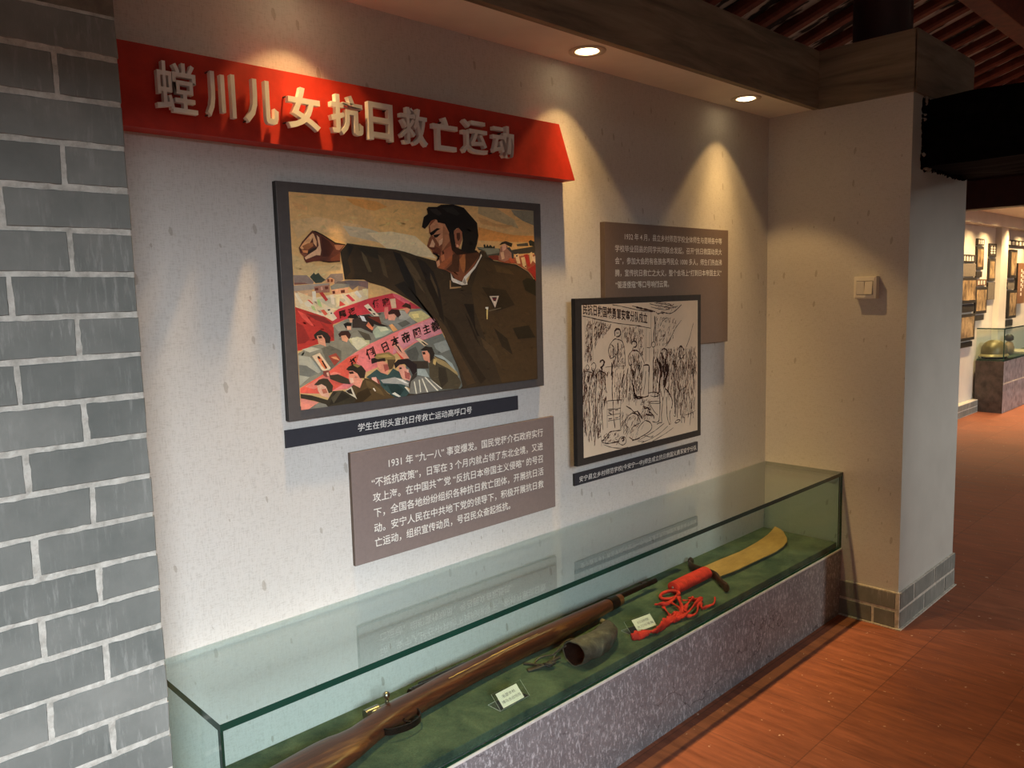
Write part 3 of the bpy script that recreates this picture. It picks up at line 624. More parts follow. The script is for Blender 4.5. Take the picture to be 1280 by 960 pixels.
SKETCH=[
(9.0,[34,4501,454,4427,739,4369,1842,4189,2996,4060]),
(9.0,[2774,4081,3239,4009,3597,3950]),
(7.0,[1505,4810,1850,4765,2114,4725,3002,4573]),
(7.0,[2783,4705,3247,4616]),
(5.0,[3625,4505,3611,3949]),
(16.0,[2783,4694,3059,4647,3340,4599,3867,4508]),
(8.0,[2919,4598,3293,4550,3722,4507]),
(10.0,[4210,4500,4459,4448,4762,4417,5070,4501,5460,4706]),
(6.0,[3626,4675,4015,4607,4360,4553,4712,4571]),
(6.0,[3820,4813,4211,4774,4610,4728,5122,4603]),
(6.0,[3533,4792,3918,4724,4361,4669,4813,4612,5226,4659]),
(5.0,[3919,4837,4362,4813,4813,4729]),
(7.0,[2564,4739,2746,4712,3003,4671]),
(10.0,[3916,4495,4022,4428,4209,4456,4359,4417]),
(12.0,[3827,4369,3835,4039,3783,3754,3772,3467]),
(6.0,[3915,4323,3893,3979,3868,3461]),
(7.0,[3738,3483,3655,3417,3663,3330,3760,3289,3858,3346,3840,3449,3738,3483]),
(10.0,[3769,3280,3777,3005,3731,2719,3734,2458]),
(9.0,[3733,2846,3740,2463,3725,2048,3722,1663]),
(5.0,[3620,3934,3615,3333,3375,3305]),
(4.0,[153,4470,134,3087]),
(5.0,[515,4425,507,3032]),
(5.0,[609,4374,617,3422]),
(4.0,[2018,4140,2026,3604]),
(4.0,[2418,4095,2411,3526]),
(4.0,[2898,4045,2867,3273]),
(4.0,[2912,4025,2910,3010]),
(5.0,[3263,3980,3265,2813]),
(5.0,[3358,3975,3333,2836]),
(4.0,[3523,3825,3514,2793]),
(14.0,[1639,3790,1620,3927,1707,4018,1839,4012,1926,3939,1932,3829,1834,3766,1704,3760]),
(9.0,[1664,3952,1773,4001,1904,3968]),
(6.0,[1705,3896,1771,3879,1837,3889]),
(8.0,[1440,3585,1528,3647,1638,3695,1767,3674,1921,3638,2030,3577,2073,3491]),
(8.0,[1440,3585,1354,3482,1296,3350,1327,3213,1388,3072]),
(9.0,[1440,3530,1567,3414,1522,3253,1562,3087]),
(14.0,[1780,3564,1784,3345,1759,3127,1800,2904]),
(7.0,[2052,3548,2130,3377,2159,3154,2174,2764]),
(8.0,[1388,3072,1519,3090,1649,3135,1604,2947,1427,2797]),
(16.0,[1451,2931,1469,2766,1422,2497]),
(6.0,[1470,2815,2174,2758]),
(7.0,[1967,3773,1986,3607]),
(14.0,[2547,3462,2525,3519,2639,3568,2776,3518,2798,3418,2706,3354,2614,3374]),
(8.0,[2361,3126,2452,3189,2590,3263,2705,3256,2912,3185]),
(10.0,[2613,3346,2567,3265,2728,3226]),
(7.0,[2361,3126,2335,2974,2401,2773,2537,2790]),
(9.0,[2543,3127,2632,2952,2676,2836]),
(8.0,[2912,3185,2986,3124]),
(7.0,[2765,3274,2996,3117,3134,2937,3251,2728]),
(9.0,[3156,2701,3464,2676,3462,2452]),
(8.0,[3151,2702,3492,2681,3472,2231,3444,1629]),
(6.0,[3176,2684,3094,2266,2832,1883]),
(6.0,[3305,2500,3249,2062,3140,1693]),
(12.0,[3456,1627,3192,1608,2829,1663,2625,1623]),
(18.0,[2626,1748,2829,1601,3087,1604]),
(8.0,[3456,1723,3830,1716,4102,1590,3829,1555,3561,1616]),
(6.0,[3348,1416,4045,1369,4100,1298,3453,1356]),
(6.0,[3533,1331,3772,1045,3987,888]),
(20.0,[857,2978,900,3028,1005,3047,1067,2975,1023,2884,917,2812]),
(14.0,[876,2842,958,2754,872,2627]),
(7.0,[704,2642,873,2708,1124,2605,1207,2516]),
(6.0,[1127,2808,1427,2811]),
(6.0,[220,2975,157,2874,236,2789,319,2861,240,2973]),
(7.0,[422,2932,547,3002,649,2914,604,2784,479,2741,441,2877]),
(7.0,[95,2774,458,2690,620,2569]),
(8.0,[211,2511,108,2235,50,1859,57,1092,170,691]),
(7.0,[407,2556,325,2149,288,1576,325,1056,366,630]),
(9.0,[655,2630,647,2245,614,1861,581,1022,489,612]),
(8.0,[738,1847,680,1465,696,1007,714,580,865,591]),
(7.0,[938,1695,929,1239,971,773]),
(7.0,[1106,2590,1123,2132,1198,1961]),
(10.0,[1468,2690,1489,2392,1459,2099,1478,1700]),
(8.0,[1193,1699,1451,1687,1980,1651]),
(7.0,[1214,1417,1656,1387,1922,1383]),
(8.0,[1209,1220,1866,1205]),
(9.0,[1233,1035,1863,1020]),
(10.0,[1503,1681,1506,1266,1592,754]),
(6.0,[1193,1699,1186,810]),
(6.0,[1926,1650,1863,1054,1910,643]),
(14.0,[1263,1362,1445,1356]),
(14.0,[1262,1312,1418,1227]),
(14.0,[1602,1354,1762,1351]),
(14.0,[1260,1098,1440,1091]),
(14.0,[1599,1088,1757,1084]),
(9.0,[886,390,1120,521,1329,657,1591,654,1910,636]),
(10.0,[912,370,1219,291,1584,279,1798,271]),
(7.0,[986,292,1424,126,2008,12,2281,11]),
(8.0,[1744,296,1906,407,2122,359,2173,198,2009,120,1797,204,1755,277]),
(16.0,[1906,340,2013,358,2066,282,1959,264]),
(8.0,[1858,684,2021,831,2212,1009,2406,1104,2627,1128,2850,1032,2961,948]),
(8.0,[2212,1009,2128,817,2290,659,2179,504]),
(9.0,[2396,439,2510,629,2734,702,2958,741]),
(8.0,[2341,344,2615,201,2952,221]),
(12.0,[2191,1418,2463,1284,2628,1162,2851,1169]),
(14.0,[2584,2053,2664,1807,2856,1615]),
(16.0,[2100,2503,2015,2310,1986,2046]),
(9.0,[2319,2685,2231,2323,2254,2019,2195,1688]),
(8.0,[2530,2262,2636,1912,2745,1628]),
(12.0,[2530,2163,2652,1901,2625,1623]),
(10.0,[2516,1150,2770,1056,2924,894,2974,761]),
(16.0,[2822,1160,3028,945,3078,874]),
(9.0,[3236,797,3500,708,3633,561,3578,423,3336,327,3020,260,2709,210,2504,193]),
(8.0,[2815,528,2972,666,3236,790]),
(6.0,[2868,521,2710,353]),
(6.0,[3181,670,3022,499]),
(18.0,[3189,1307,3239,1205,3398,1218,3503,1125]),
(18.0,[3291,1007,3502,949,3717,922]),
(14.0,[3451,1084,3717,922,3769,786]),
(8.0,[3660,703,3930,635,4096,711]),
(6.0,[3655,0,4091,89,4539,191,4936,309]),
(6.0,[2810,131,3282,239,3820,357,4371,544]),
(6.0,[3017,37,3547,103,4092,220,4595,415]),
(8.0,[2862,108,3176,77]),
(8.0,[3177,286,3549,168,3711,193]),
(24.0,[4110,2753,4218,2422,4106,2044,4076,1658]),
(30.0,[4551,2654,4606,2389,4492,2138,4380,1822]),
(16.0,[4273,2611,4382,2278,4324,1893]),
(12.0,[4434,1784,4602,1668,4770,1486,4884,1242,4826,1016]),
(9.0,[4102,1590,4126,1197,4098,875,4040,621]),
(9.0,[4295,1505,4264,1181,4208,861,4233,628]),
(8.0,[4517,1480,4531,1084,4568,717,4708,450]),
(7.0,[4768,973,4710,798,4766,492]),
(10.0,[3930,570,4096,597,4260,592]),
(8.0,[4652,457,4794,471]),
(12.0,[5030,2418,5001,2025,5056,1754]),
(8.0,[4942,1700,5026,1226,5025,792]),
(9.0,[5170,1276,5140,1012]),
(8.0,[5056,1754,5055,1422,5083,752,4968,749]),
(8.0,[5258,1601,5228,1203,5180,873,5197,603]),
(8.0,[5024,475,5168,556,5372,530,5227,465,5052,461]),
(7.0,[5520,1506,5461,1176,5401,712]),
(8.0,[5638,1528,5579,1332]),
(6.0,[5230,1587,5579,1668,5817,1773,5817,2083]),
(6.0,[5578,825,5578,622,5668,577]),
(5.0,[6056,1041,6058,630,5996,260]),
(5.0,[5698,675,6058,698,6362,764]),
(8.0,[4452,3256,4706,3470,5068,3865,5328,4061]),
(6.0,[5328,4061,5459,4160]),
(6.0,[5751,3152,5966,3458,6102,3755,6237,4022]),
(14.0,[4250,3146,4351,3198,4502,3159,4578,3066,4526,2951]),
(10.0,[4250,3088,4275,2940,4400,2843]),
(26.0,[4450,2839,4473,2601,4548,2358]),
(20.0,[3953,2876,4099,2631,4197,2389]),
(16.0,[4299,2762,4348,2552,4297,2380]),
(16.0,[5274,3138,5405,3219,5538,3151,5616,3055]),
(10.0,[4704,3175,4653,3060,4754,2935,4857,3046,4808,3168]),
(7.0,[4961,2980,4856,2809,4908,2566]),
(7.0,[4961,2980,5115,2789,5088,2552]),
(8.0,[5378,3071,5272,2898,5430,2766,5697,2928]),
(9.0,[5430,2766,5350,2531,5272,2296]),
(8.0,[4353,3608,4454,3719,4430,3808]),
(7.0,[4158,3996,4258,4136,4458,4244,4608,4268]),
]
SKETCH_HATCH=[
([232,4415,494,4379,467,3088,164,3111],60,90,1.2),
([615,4348,862,4311,1071,4249,1150,3978,854,3833,638,3474],60,70,1.0),
([862,4311,1495,4204,1234,3947,1064,3929],26,70,0.8),
([2039,4098,2875,4032,2824,3557,2098,3600],60,60,1.3),
([2936,3995,3193,3955,3182,3019,2948,3036],36,60,1.2),
([1313,3592,2096,3545,2175,2791,1428,2851],46,90,1.3),
([2362,3195,2987,3152,2979,2528,2444,2574],50,90,1.3),
([0,2941,1296,2672,1207,2516,0,2627],40,90,1.4),
([26,2875,1161,2781,1141,1705,2,1833],100,140,1.45),
([26,1830,938,1728,865,591,50,804],60,160,1.5),
([1468,2690,2756,2649,2856,1615,1556,1692],80,120,1.4),
([1867,1322,2961,983,2840,307,1963,568],40,100,0.8),
([1019,668,1857,617,1849,212,913,386],40,60,0.4),
([3915,4380,5225,4333,4910,3399,3906,3343],70,60,1.0),
([3857,3231,4808,3228,4701,2345,3850,2418],90,120,1.4),
([4808,3228,6404,3187,6462,2193,4804,2336],110,130,1.5),
([3786,2842,4832,2763,4828,1612,3777,1722],70,160,1.5),
([4832,2763,6358,2647,6360,1418,4828,1579],110,160,1.5),
([4828,1579,6360,1418,6301,737,5460,704],40,160,1.5),
([3036,1641,3666,1444,3716,793,3078,874],50,80,0.6),
([3919,4824,5122,4750,4914,4521,3917,4610],40,60,0.1),
([2539,2936,3153,2890,3088,1699,2528,2008],40,120,1.3),
]
SKETCH_TEXT=(56,4589,3407,4148)
TEXT1931=[('1931 年 “九一八” 事变爆发。国民党蒋介石政府实行', 0.7224, 1.3025, 0.9173), ('“不抵抗政策”，日军在 3 个月内就占领了东北全境，又进', 0.6679, 1.3012, 0.8745), ('攻上海。在中国共产党 “反抗日本帝国主义侵略” 的号召', 0.6694, 1.3, 0.8352), ('下，全国各地纷纷组织各种抗日救亡团体，开展抗日活', 0.6703, 1.3019, 0.7952), ('动。安宁人民在中共地下党的领导下，积极开展抗日救', 0.6692, 1.3007, 0.7552), ('亡运动，组织宣传动员，号召民众奋起抵抗。', 0.6697, 1.1547, 0.717)]
TEXT1932=[('1932 年 4 月，县立乡村师范学校全体师生与昆明各中等', 1.7121, 2.3244, 1.5288), ('学校毕业回县的同学共同联合发起，召开“抗日救国动员大', 1.6595, 2.3248, 1.4878), ('会”，参加大会的有各族各界民众 1000 多人，师生们热血沸', 1.6588, 2.3252, 1.4475), ('腾，宣传抗日救亡之大义，整个会场上“打到日本帝国主义”', 1.6582, 2.3231, 1.407), ('“驱逐倭寇”等口号响彻云霄。', 1.6602, 1.968, 1.3676)]
CAPTION_A=[('学生在街头宣抗日传救亡运动高呼口号', 0.6382, 1.0186, 1.0246)]
CAPTION_B=[('安宁县立乡村师范学校(今安宁一中)师生成立抗日救国义勇军安宁分队', 1.4742, 2.167, 0.7403)]
BANNER_CHARS=[('螳', 0.1751, 0.2549, 1.7315, 1.8272), ('川', 0.2751, 0.3362, 1.7328, 1.823), ('儿', 0.3567, 0.4326, 1.731, 1.8226), ('女', 0.4541, 0.5354, 1.7316, 1.8229), ('抗', 0.5628, 0.6494, 1.7333, 1.8237), ('日', 0.665, 0.7355, 1.7313, 1.8191), ('救', 0.7575, 0.8419, 1.7312, 1.8213), ('亡', 0.8591, 0.9412, 1.7291, 1.8129), ('运', 0.9574, 1.0476, 1.7306, 1.8178), ('动', 1.0665, 1.1471, 1.7312, 1.8178)]
# ------------------------------------------------------------------ setting
FLOOR_OFF = (-0.20, 0.09, 0)
WALLP = m_wall(); BRICK = m_brick(); MORTAR = m_mortar()
PLASTER = plain('pale_plaster', (.62, .585, .54, 1), .85, var=.05, scale=5)
SOFFIT = plain('painted_soffit', (.84, .78, .70, 1), .8, var=.05, scale=6)
FASCIA = m_wood('grey_brown_veneer', (.13, .10, .07, 1), (.34, .265, .185, 1), (2.2, 2, 22), .55)
FASCIA_Y = m_wood('grey_brown_veneer_return', (.13, .10, .07, 1), (.34, .265, .185, 1), (2.2, 2, 22), .55, axis='y')
REDWOOD = plain('oxblood_paint', (.17, .035, .020, 1), .6, var=.2, scale=20)
DARKRED = plain('dark_red_lacquer', (.035, .007, .006, 1), .5, var=.2, scale=14)
BLACKWOOD = plain('soot_black_paint', (.0035, .003, .003, 1), .75, var=.3, scale=30, spec=.03)
FLOOR = m_floor()

WALL_TOP = 2.28
b = MB().box((-6, -2.85, -.1), (16, 3, 0)); struct(b.build('floor', FLOOR))
b = MB().box((-6, 0, 0), (2.724, .15, WALL_TOP)); struct(b.build('wall_back', WALLP))
# stub wall at the right end of the niche
XS, XE, YS = 2.724, 3.369, -.573
b = MB().box((XS, YS, 0), (XE, .15, WALL_TOP)); o = struct(b.build('wall_right', [WALLP, plain('grey_painted_plaster', (.52, .52, .49, 1), .8, var=.04, scale=6)]))
for p in o.data.polygons:
    if p.normal.y < -.5: p.material_index = 1
b = MB().box((XE, .9, 0), (16, 1.05, 2.6)); struct(b.build('wall_far', PLASTER))
b = MB().box((-6, -2.75, LINTEL_Z), (.15, -2.6, 3.6)).box((.15, -2.75, 0), (3.9, -2.6, 3.6)).box((3.9, -2.75, LINTEL_Z), (16, -2.6, 3.6)).box((-6, -2.75, 0), (-5, -2.6, 2.1))
struct(b.build('wall_front_unseen', PLASTER))  # unseen wall; lintel and jambs placed to shape the daylight

def bricks(mb, org, udir, ndir, rows, inset=.0018, tones=None, j=.0012):
    """rows: (z0, z1, [(u0, u1), ...]); front faces lie on the plane through org"""
    o = Vector(org); u = Vector(udir); n = Vector(ndir)
    for z0, z1, us in rows:
        for u0, u1 in us:
            r = lambda: random.uniform(-j, j)
            q = [(u0+r(), z0+r()), (u1+r(), z0+r()), (u1+r(), z1+r()), (u0+r(), z1+r())]
            back = [o+u*a+Vector((0, 0, c))-n*.012 for a, c in q]
            mid = [o+u*a+Vector((0, 0, c))-n*.0025 for a, c in q]
            cu = (u0+u1)/2; cz = (z0+z1)/2
            fr = [o+u*(a-math.copysign(inset, a-cu))+Vector((0, 0, c-math.copysign(inset, c-cz)))+n*random.uniform(-.0006, .0006) for a, c in q]
            mb.loft([back, mid, fr], 0, cap=False); k = len(mb.v)
            mb.f.append((k-4, k-3, k-2, k-1)); mb.m.append(0)
            t = random.random()
            tones += [t]*12
def tone_attr(o, tones):
    a = o.data.attributes.new('tone', 'FLOAT', 'POINT')
    n = len(o.data.vertices); t = tones+[.5]*(n-len(tones)); a.data.foreach_set('value', t[:n])
# brick pier on the left
JZ = [.536, .604, .678, .7515, .825, .894, .968, 1.041, 1.116, 1.190, 1.265, 1.337, 1.410, 1.484, 1.556, 1.628, 1.704, 1.780, 1.852]
low = [.536-.0735*i for i in range(1, 8)][::-1]
JZ = [max(0.004, z) for z in low]+JZ
mb = MB(); tones = []; rows = []
XP = .0705
i536 = JZ.index(.536)
for i in range(len(JZ)-1):
    z0, z1 = JZ[i]+.0043, JZ[i+1]-.0043
    half = (i-i536) % 2 == 0
    e = [XP] + ([-.031] if half else [-.127])
    while e[-1] > -1.0: e.append(e[-1]-.203)
    us = [(b+.004, a-(.004 if a != XP else 0)) for a, b in zip(e, e[1:])]
    rows.append((z0, z1, us))
bricks(mb, (0, -.1867, 0), (1, 0, 0), (0, -1, 0), rows, tones=tones, j=.0016)
nb = len(mb.v)
# rough mortar face as a fine grid
nx, nz = 60, 150
for k in range(1):
    vs = []; fs = []
    for a in range(nz+1):
        for c in range(nx+1):
            x = -.8+(XP-.0018+.8)*c/nx; z = 1.852*a/nz
            vs.append((x, -.1848+random.uniform(-.0014, .0012), z))
    for a in range(nz):
        for c in range(nx):
            p = a*(nx+1)+c; fs.append((p, p+1, p+nx+2, p+nx+1))
    mb.add(vs, fs, 1)
mb.box((-.8, -.180, 0), (XP-.002, .0, 1.852), 1)
mb.box((-.8, -.184, 1.852), (XP-.001, .0, 2.063), 2)
o = mk('wall_left', mb.v, mb.f, [BRICK, MORTAR, plain('old_render', (.20, .165, .13, 1), .9, var=.25, scale=30, bump=.4)], None, False, mb.m); struct(o); tone_attr(o, tones)

# brick plinth round the stub wall
mb = MB(); tones = []
ZB = .1485
rowsA = [(.005, .070, [(-.565, -.485), (-.475, -.22), (-.21, -.0)]), (.080, ZB-.002, [(-.566, -.30), (-.29, -.0)])]
bricks(mb, (XS-.010, 0, 0), (0, 1, 0), (-1, 0, 0), rowsA, tones=tones)
rowsB = [(.005, .070, [(2.722, 2.99), (3.0, 3.24), (3.25, 3.377)]), (.080, ZB-.002, [(2.722, 2.87), (2.88, 3.11), (3.12, 3.377)])]
bricks(mb, (0, YS-.010, 0), (1, 0, 0), (0, -1, 0), rowsB, tones=tones)
mb.box((XS-.008, YS-.008, 0), (XE+.008, .0, ZB), 1)
mb.box((XS-.016, YS-.018, 0), (XE+.012, .0, .004), 1)
o = mk('baseboard_right', mb.v, mb.f, [BRICK, MORTAR], None, False, mb.m); struct(o); tone_attr(o, tones)

# soffit with three round openings for the downlights
ZC, YF = 2.063, -.212
mb = MB(); HR = .043; L0 = []
xs = [-6.0]
for lx in LAMP_X: xs += [lx-.07, lx+.07]
xs += [XS]
for i in range(0, len(xs), 2): mb.quad((xs[i], YF, ZC), (xs[i+1], YF, ZC), (xs[i+1], 0, ZC), (xs[i], 0, ZC))
for lx in LAMP_X:
    n = 32; ring = []; sq = []
    x0, x1 = lx-.07, lx+.07
    for k in range(n):
        t = 2*math.pi*k/n; c, s_ = math.cos(t), math.sin(t)
        ring.append((lx+HR*c, LAMP_Y+HR*s_, ZC))
        sc = 1e9
        if abs(c) > 1e-9: sc = min(sc, .07/abs(c))
        if s_ > 1e-9: sc = min(sc, (0-LAMP_Y)/s_)
        if s_ < -1e-9: sc = min(sc, (YF-LAMP_Y)/s_)
        sq.append((lx+sc*c, LAMP_Y+sc*s_, ZC))
    f = [(k, (k+1) % n, n+(k+1) % n, n+k) for k in range(n)]
    mb.add(ring+sq, f)
    for (cx, cy) in ((x0, YF), (x1, YF), (x1, 0), (x0, 0)):
        t = math.atan2(cy-LAMP_Y, cx-lx) % (2*math.pi); k = int(t/(2*math.pi)*n)
        mb.add([sq[k], sq[(k+1) % n], (cx, cy, ZC)], [(0, 1, 2)])
mb.quad((-6, YF, ZC+.12), (XS, YF, ZC+.12), (XS, 0, ZC+.12), (-6, 0, ZC+.12))
o = mk('ceiling_soffit', mb.v, mb.f, SOFFIT, None, False, mb.m); struct(o)
# veneer fascia: along the niche, back along the stub, across its end
ZF = 2.2825
mb = MB().box((-6, YF-.004, ZC-.002), (XS+.004, YF+.02, ZF)); struct(mb.build('trim_1', FASCIA))
mb = MB().box((XS-.006, YS-.01, ZC-.004), (XS+.0, YF-.004, ZF)); struct(mb.build('trim_2', FASCIA_Y))
mb = MB().box((XS-.006, YS-.012, ZC-.004), (3.376, YS-.0, ZF), 0, .004); struct(mb.build('trim_3', FASCIA))

# roof: sloping tile deck on rafters
TN = math.tan(math.radians(18)); ZR = 2.86
def zr(y): return ZR-TN*y
mb = MB()
Y0, Y1 = 1.9, -4.6
mb.add([(-6, Y0, zr(Y0)+.05), (16, Y0, zr(Y0)+.05), (16, Y1, zr(Y1)+.05), (-6, Y1, zr(Y1)+.05), (-6, Y0, zr(Y0)+.09), (16, Y0, zr(Y0)+.09), (16, Y1, zr(Y1)+.09), (-6, Y1, zr(Y1)+.09)],
       [(0, 1, 2, 3), (4, 5, 6, 7), (0, 1, 5, 4), (1, 2, 6, 5), (2, 3, 7, 6), (3, 0, 4, 7)])
roof = struct(mb.build('ceiling', m_roof()))
x = -.4
while x < 9.5:
    w = .040
    mb = MB().loft([[(x-w, y, zr(y)+.051), (x-w, y, zr(y)+.012), (x-w*.6, y, zr(y)), (x+w*.6, y, zr(y)), (x+w, y, zr(y)+.012), (x+w, y, zr(y)+.051)] for y in (1.7, -2.5)])
    mb.build('rafter', REDWOOD, roof)
    x += .245
# column standing in the stub wall, and beams
n = 28
mb = MB().loft([[(2.985+.112*math.cos(2*math.pi*k/n), -.354+.112*math.sin(2*math.pi*k/n), z) for k in range(n)] for z in (WALL_TOP, 3.02)])
tag(mb.build('timber_column', DARKRED, None, True, angle=40), 'dark red round timber column rising above the stub wall to the roof', 'column')
mb = MB().box((2.985, -.42, 2.745), (15, -.31, 2.945), 0, .006)
tag(mb.build('roof_beam', REDWOOD), 'reddish brown squared roof beam running off the top right corner', 'beam')
mb = MB().box((7.45, -2.55, 2.0), (7.62, .89, 2.25), 0, .006)
tag(mb.build('lintel_beam', DARKRED), 'dark red lintel beam above the far gallery, beyond the grey wall end', 'beam')
b = MB().box((7.52, -2.55, 2.25), (7.56, .89, 3.4)); struct(b.build('roof_gap_board', DARKRED))  # dark board added to close a bright gap under the roof
# black beam let into the stub wall with ragged plaster round it
t = thing('tie_beam', (3.06, -.57, 1.796), 'black sooty tie beam let into the end of the stub wall', 'beam')
mb = MB()
rings = []
for i in range(15):
    y = -.573-.0*i-(0 if i == 0 else (.02 if i == 1 else .02+(i-1)*.146))
    jag = .006 if i < 4 else .002
    prof = []
    for k in range(40):
        a = k/40*4; side = int(a); f_ = a-side
        X0, X1, Z0, Z1 = 2.832, 3.34, 1.800, 2.045
        p = [(X0+(X1-X0)*f_, Z0), (X1, Z0+(Z1-Z0)*f_), (X1-(X1-X0)*f_, Z1), (X0, Z1-(Z1-Z0)*f_)][side]
        prof.append((p[0]+random.uniform(-jag, jag), y, p[1]+random.uniform(-jag, jag)))
    rings.append(prof)
mb.loft(rings)
mb.build('beam_body', BLACKWOOD, t)
mb = MB()
for k in range(70):
    a = k/70*4; side = int(a); f_ = a-side
    X0, X1, Z0, Z1 = 2.826, 3.345, 1.796, 2.05
    p = [(X0+(X1-X0)*f_, Z0), (X1, Z0+(Z1-Z0)*f_), (X1-(X1-X0)*f_, Z1), (X0, Z1-(Z1-Z0)*f_)][side]
    r = random.uniform(.006, .014)
    rr = [[(p[0]+random.uniform(-.006, .006)+r*s1*math.cos(q), -.573-r*.9*h, p[1]+random.uniform(-.003, .003)+r*s1*math.sin(q)) for q in [2*math.pi*m_/7 for m_ in range(7)]] for s1, h in ((1.2, -.1), (1.0, .5), (.5, 1.0))]
    mb.loft(rr)
mb.build('sooty_filler', BLACKWOOD, t)
mb = MB()
for k in range(16):
    p = random.choice([(2.822+random.uniform(-.004, .01), random.uniform(1.99, 2.05)), (random.uniform(2.82, 2.90), 2.052), (2.822, random.uniform(1.83, 1.99)), (random.uniform(2.84, 2.9), 1.795)])
    r = random.uniform(.004, .009)
    rr = [[(p[0]+r*s1*math.cos(q)*random.uniform(.7, 1.3), -.576-.012*h, p[1]+r*s1*math.sin(q)*random.uniform(.7, 1.3)) for q in [2*math.pi*m_/7 for m_ in range(7)]] for s1, h in ((1.2, -.1), (1.0, .6), (.5, 1.0))]
    mb.loft(rr)
mb.build('plaster_crumbs', plain('plaster_chips', (.30, .27, .23, 1), .9), t, label='pale chipped plaster at the beam end')

# ------------------------------------------------------------------ downlights
LENS = m_emit('lamp_glow', (1, .78, .45, 1), 9); RINGM = plain('cream_lamp_ring', (.60, .50, .38, 1), .35, var=.03)
LNAME = ('recessed spotlight in the soffit above the red banner', 'recessed spotlight in the soffit, left of the two seen lit', 'recessed spotlight in the soffit, the one nearest the stub wall')
for lx, lab in zip(LAMP_X, LNAME):
    t = thing('recessed_spotlight', (lx, LAMP_Y, ZC), lab, 'ceiling light', 'recessed spotlights in the soffit')
    n = 40; mb = MB(); prof = [(.056, -.0005), (.055, -.004), (.046, -.0055), (.036, -.003), (.034, .012), (.040, .05), (.040, .075)]
    mb.loft([[(lx+r*math.cos(2*math.pi*k/n), LAMP_Y+r*math.sin(2*math.pi*k/n), ZC+z) for k in range(n)] for r, z in prof], cap=False)
    mb.build('trim_ring', RINGM, t, True, angle=50)
    mb = MB(); mb.loft([[(lx+r*math.cos(2*math.pi*k/n), LAMP_Y+r*math.sin(2*math.pi*k/n), ZC+z) for k in range(n)] for r, z in ((.0320, .010), (.0315, .001), (.028, -.0045), (.018, -.0075), (.006, -.0085))])
    mb.build('lamp_lens', LENS, t, True)
    for pw, ang, bl in ((LAMP_BEAM, 62, 1.0), (LAMP_SPILL, 88, .30)):      # beam of the reflector, and its wider spill
        l = bpy.data.lights.new('spotlight_bulb', 'SPOT'); l.energy = pw; l.color = LAMP_COL; l.spot_size = math.radians(ang); l.spot_blend = bl; l.shadow_soft_size = .010
        l.use_nodes = True; nt = l.node_tree; em = next(n_ for n_ in nt.nodes if n_.type == 'EMISSION'); fo = nt.nodes.new('ShaderNodeLightFalloff'); fo.inputs['Strength'].default_value = 1.0
        nt.links.new(fo.outputs['Linear'], em.inputs['Strength'])
        ob = bpy.data.objects.new('spotlight_bulb', l); COL.objects.link(ob); ob.location = (lx, LAMP_Y, ZC-.010)
        if pw == LAMP_BEAM: ob.rotation_euler = (math.radians(6), 0, 0)      # gimbal tipped a little towards the wall

# ------------------------------------------------------------------ writing
def glyph_mesh(text, bold=0.0, depth=0.0, res=3):
    cu = bpy.data.curves.new('lettering', 'FONT'); cu.body = text; cu.size = 1; cu.resolution_u = res; cu.offset = bold; cu.extrude = depth
    cu.fill_mode = 'BOTH' if depth else 'FRONT'
    ob = bpy.data.objects.new('lettering', cu); COL.objects.link(ob)
    dg = bpy.context.evaluated_depsgraph_get(); dg.update()
    me = bpy.data.meshes.new_from_object(ob.evaluated_get(dg))
    v = [tuple(p.co) for p in me.vertices]; f = [tuple(p.vertices) for p in me.polygons]
    bpy.data.objects.remove(ob); bpy.data.curves.remove(cu); bpy.data.meshes.remove(me)
    return v, f
def text_line(mb, text, x0, x1, z, y, h, mi=0, bold=.006, skew=0.0, place=None):
    v, f = glyph_mesh(text, bold)
    a = min(p[0] for p in v); bq = max(p[0] for p in v); sx = (x1-x0)/(bq-a)
    mb.add([(x0+(p[0]-a)*sx+p[1]*h*skew, y, z+p[1]*h) for p in v], f, mi)
WHITE = plain('cream_lettering', (.88, .85, .80, 1), .5, var=.02)

# ------------------------------------------------------------------ banner
RED = plain('red_painted_board', (.52, .030, .015, 1), .5, var=.1, scale=30, bump=.15)
t = thing('title_banner', (.75, -.0, 1.6978), 'red wall banner with raised white characters, slanted right end', 'banner')
yb = -.0518
fr = [(.0745, 1.6978), (1.427, 1.6978), (1.3588, 1.8569), (.0745, 1.8569)]
mb = MB().loft([[(a, 0, c) for a, c in fr], [(a, yb, c) for a, c in fr]])
mb.build('banner_board', RED, t)
BLACKED0 = plain('dark_fixing', (.05, .02, .015, 1), .5)
LETTER = plain('white_letter_face', (.86, .82, .78, 1), .45, var=.03); LSIDE = plain('letter_side', (.50, .46, .43, 1), .5, var=.05)
for ch, x0, x1, z0, z1 in BANNER_CHARS:
    v, f = glyph_mesh(ch, {'螳': .008, '救': .014, '运': .016, '动': .018}.get(ch, .026), .5)
    mn = [min(p[i] for p in v) for i in range(3)]; mx = [max(p[i] for p in v) for i in range(3)]
    vv = [(x0+(p[0]-mn[0])/(mx[0]-mn[0])*(x1-x0), yb-.0085-.014*(p[2]-mn[2])/(mx[2]-mn[2]), z0+(p[1]-mn[1])/(mx[1]-mn[1])*(z1-z0)) for p in v]
    o = mk('character', vv, f, LETTER, t); fixn(o)
    hit = sorted((v_ for v_ in vv), key=lambda v_: v_[2]); lo, hi = hit[len(hit)//6], hit[-len(hit)//6]
    for q in (lo, hi): MB().loft([[(q[0]+.002*math.cos(k), yy_, q[2]+.002*math.sin(k)) for k in (0, 1.57, 3.14, 4.71)] for yy_ in (yb-.0125, yb+.002)]).build('fixing_pin', BLACKED0, t)

